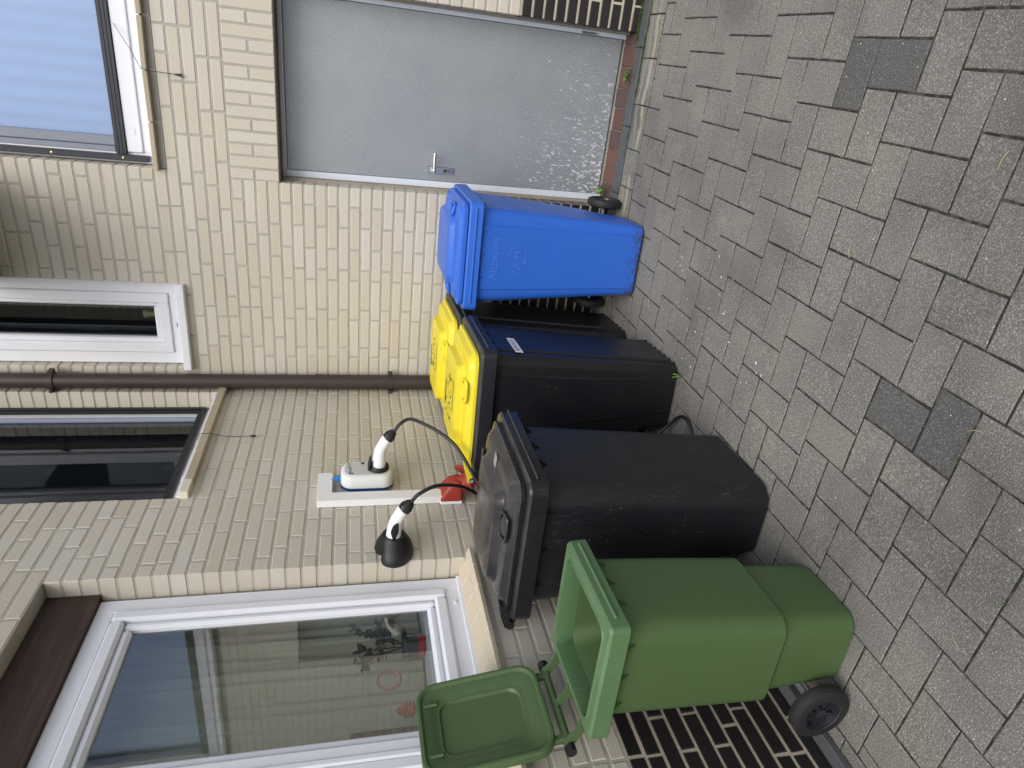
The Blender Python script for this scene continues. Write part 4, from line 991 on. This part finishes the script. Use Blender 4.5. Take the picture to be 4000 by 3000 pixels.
def clump(x, y, z, rad, n):
    for _ in range(n):
        a_ = rn.uniform(0, 6.28); rr_ = rad*math.sqrt(rn.random()); px, py = x+rr_*math.cos(a_), y+rr_*math.sin(a_)*.55; h = rn.uniform(.003, .010); b_ = rn.uniform(.0012, .0028); t = rn.uniform(0, 6.28)
        ms.add([(px+b_*math.cos(t), py+b_*math.sin(t), z), (px-b_*math.cos(t), py-b_*math.sin(t), z), (px+rn.uniform(-.003, .003), py+rn.uniform(-.003, .003), z+h)], [(0, 1, 2)])
for k in range(170):       # foot of the right-hand wall and the doorstep joints
    x = rn.uniform(1.9, 3.0); clump(x, -.100+rn.gauss(0, .006), .004, .022, 16)
for k in range(150): clump(rn.uniform(2.16, 3.0), -.010+rn.gauss(0, .006), .014+rn.uniform(0, .012), .022, 24)
for k in range(110): clump(rn.uniform(1.26, 2.25), rn.choice((-.008, -.008, -.10))+rn.gauss(0, .005), .010, .014, 9)
for _ in range(150):       # herringbone joints
    i, j = rn.randrange(-22, 8), rn.randrange(-12, 10); ox, oy = i*PW+j*PL, i*PW-j*PL
    e = rn.choice((((0, 0), (-PW, 0)), ((0, -PL), (0, 0)), ((-PL, 0), (-PL, PW)), ((0, 0), (0, PW)))); t = rn.random()
    px, py = plat(ox+e[0][0]+(e[1][0]-e[0][0])*t, oy+e[0][1]+(e[1][1]-e[0][1])*t)
    if px < .15 or py > -.30: continue
    near = 1 if rn.random() < .30 else .45
    for q in range(4): clump(px+rn.gauss(0, .010), py+rn.gauss(0, .010), -.006, .008*near+.003, int(16*near))
tag(ms.build('moss', MOSS), 'patches of green moss in the paving joints and along the wall foot', 'moss', kind='stuff')
# white splashes and pebbles on the paving
lt = MB(); rn = random.Random(21)
def fleck(x, y, a, b, t, z=.0012):
    n = 7; lt.add([(x+a*math.cos(6.283*k/n)*rn.uniform(.7, 1.2)*math.cos(t)-b*math.sin(6.283*k/n)*math.sin(t), y+a*math.cos(6.283*k/n)*rn.uniform(.7, 1.2)*math.sin(t)+b*math.sin(6.283*k/n)*math.cos(t), z) for k in range(n)], [tuple(range(n))])
for cx, cy, n, sp_ in ((1.19, -1.03, 16, .05), (1.42, -.98, 6, .03), (1.03, -1.12, 14, .12), (.93, -1.35, 14, .14), (1.1, -1.55, 14, .18), (.9, -1.75, 10, .15), (1.3, -1.3, 10, .2)):
    for _ in range(n): s = abs(rn.gauss(0, .0020))+.0009; fleck(cx+rn.gauss(0, sp_*.5), cy+rn.gauss(0, sp_*.5), s*rn.uniform(1, 2.2), s*.8, rn.uniform(0, 3), .0022)
for _ in range(160): s = rn.uniform(.0008, .0022); fleck(rn.uniform(.3, 2.6), rn.uniform(-3.1, -.4), s*1.3, s, rn.uniform(0, 3), .0022)
tag(lt.build('paint_flecks', WHITE), 'white splashes and pale grit scattered over the paving', 'splashes', kind='stuff')
tw = MB()
for (x0, y0, L, a_) in ((1.62, -.62, .11, 1.2), (1.52, -2.1, .03, .4), (.99, -2.05, .04, 2.2), (.80, -2.2, .03, .9), (1.9, -2.5, .05, 2.9), (.70, -2.95, .04, 1.0), (.86, -.80, .09, .3), (1.25, -2.75, .04, 2.0)):
    tw.tube(spline([(x0, y0, .003), (x0+L*.5*math.cos(a_)+.004, y0+L*.5*math.sin(a_), .006), (x0+L*math.cos(a_), y0+L*math.sin(a_), .003)], 4), .0013, 5)
tag(tw.build('dry_stalks', STRAW), 'dry straw coloured stalks lying on the paving', 'stalks', kind='stuff')
print('pavers', npav, 'bricks', cnt, 'total', len(bricks))
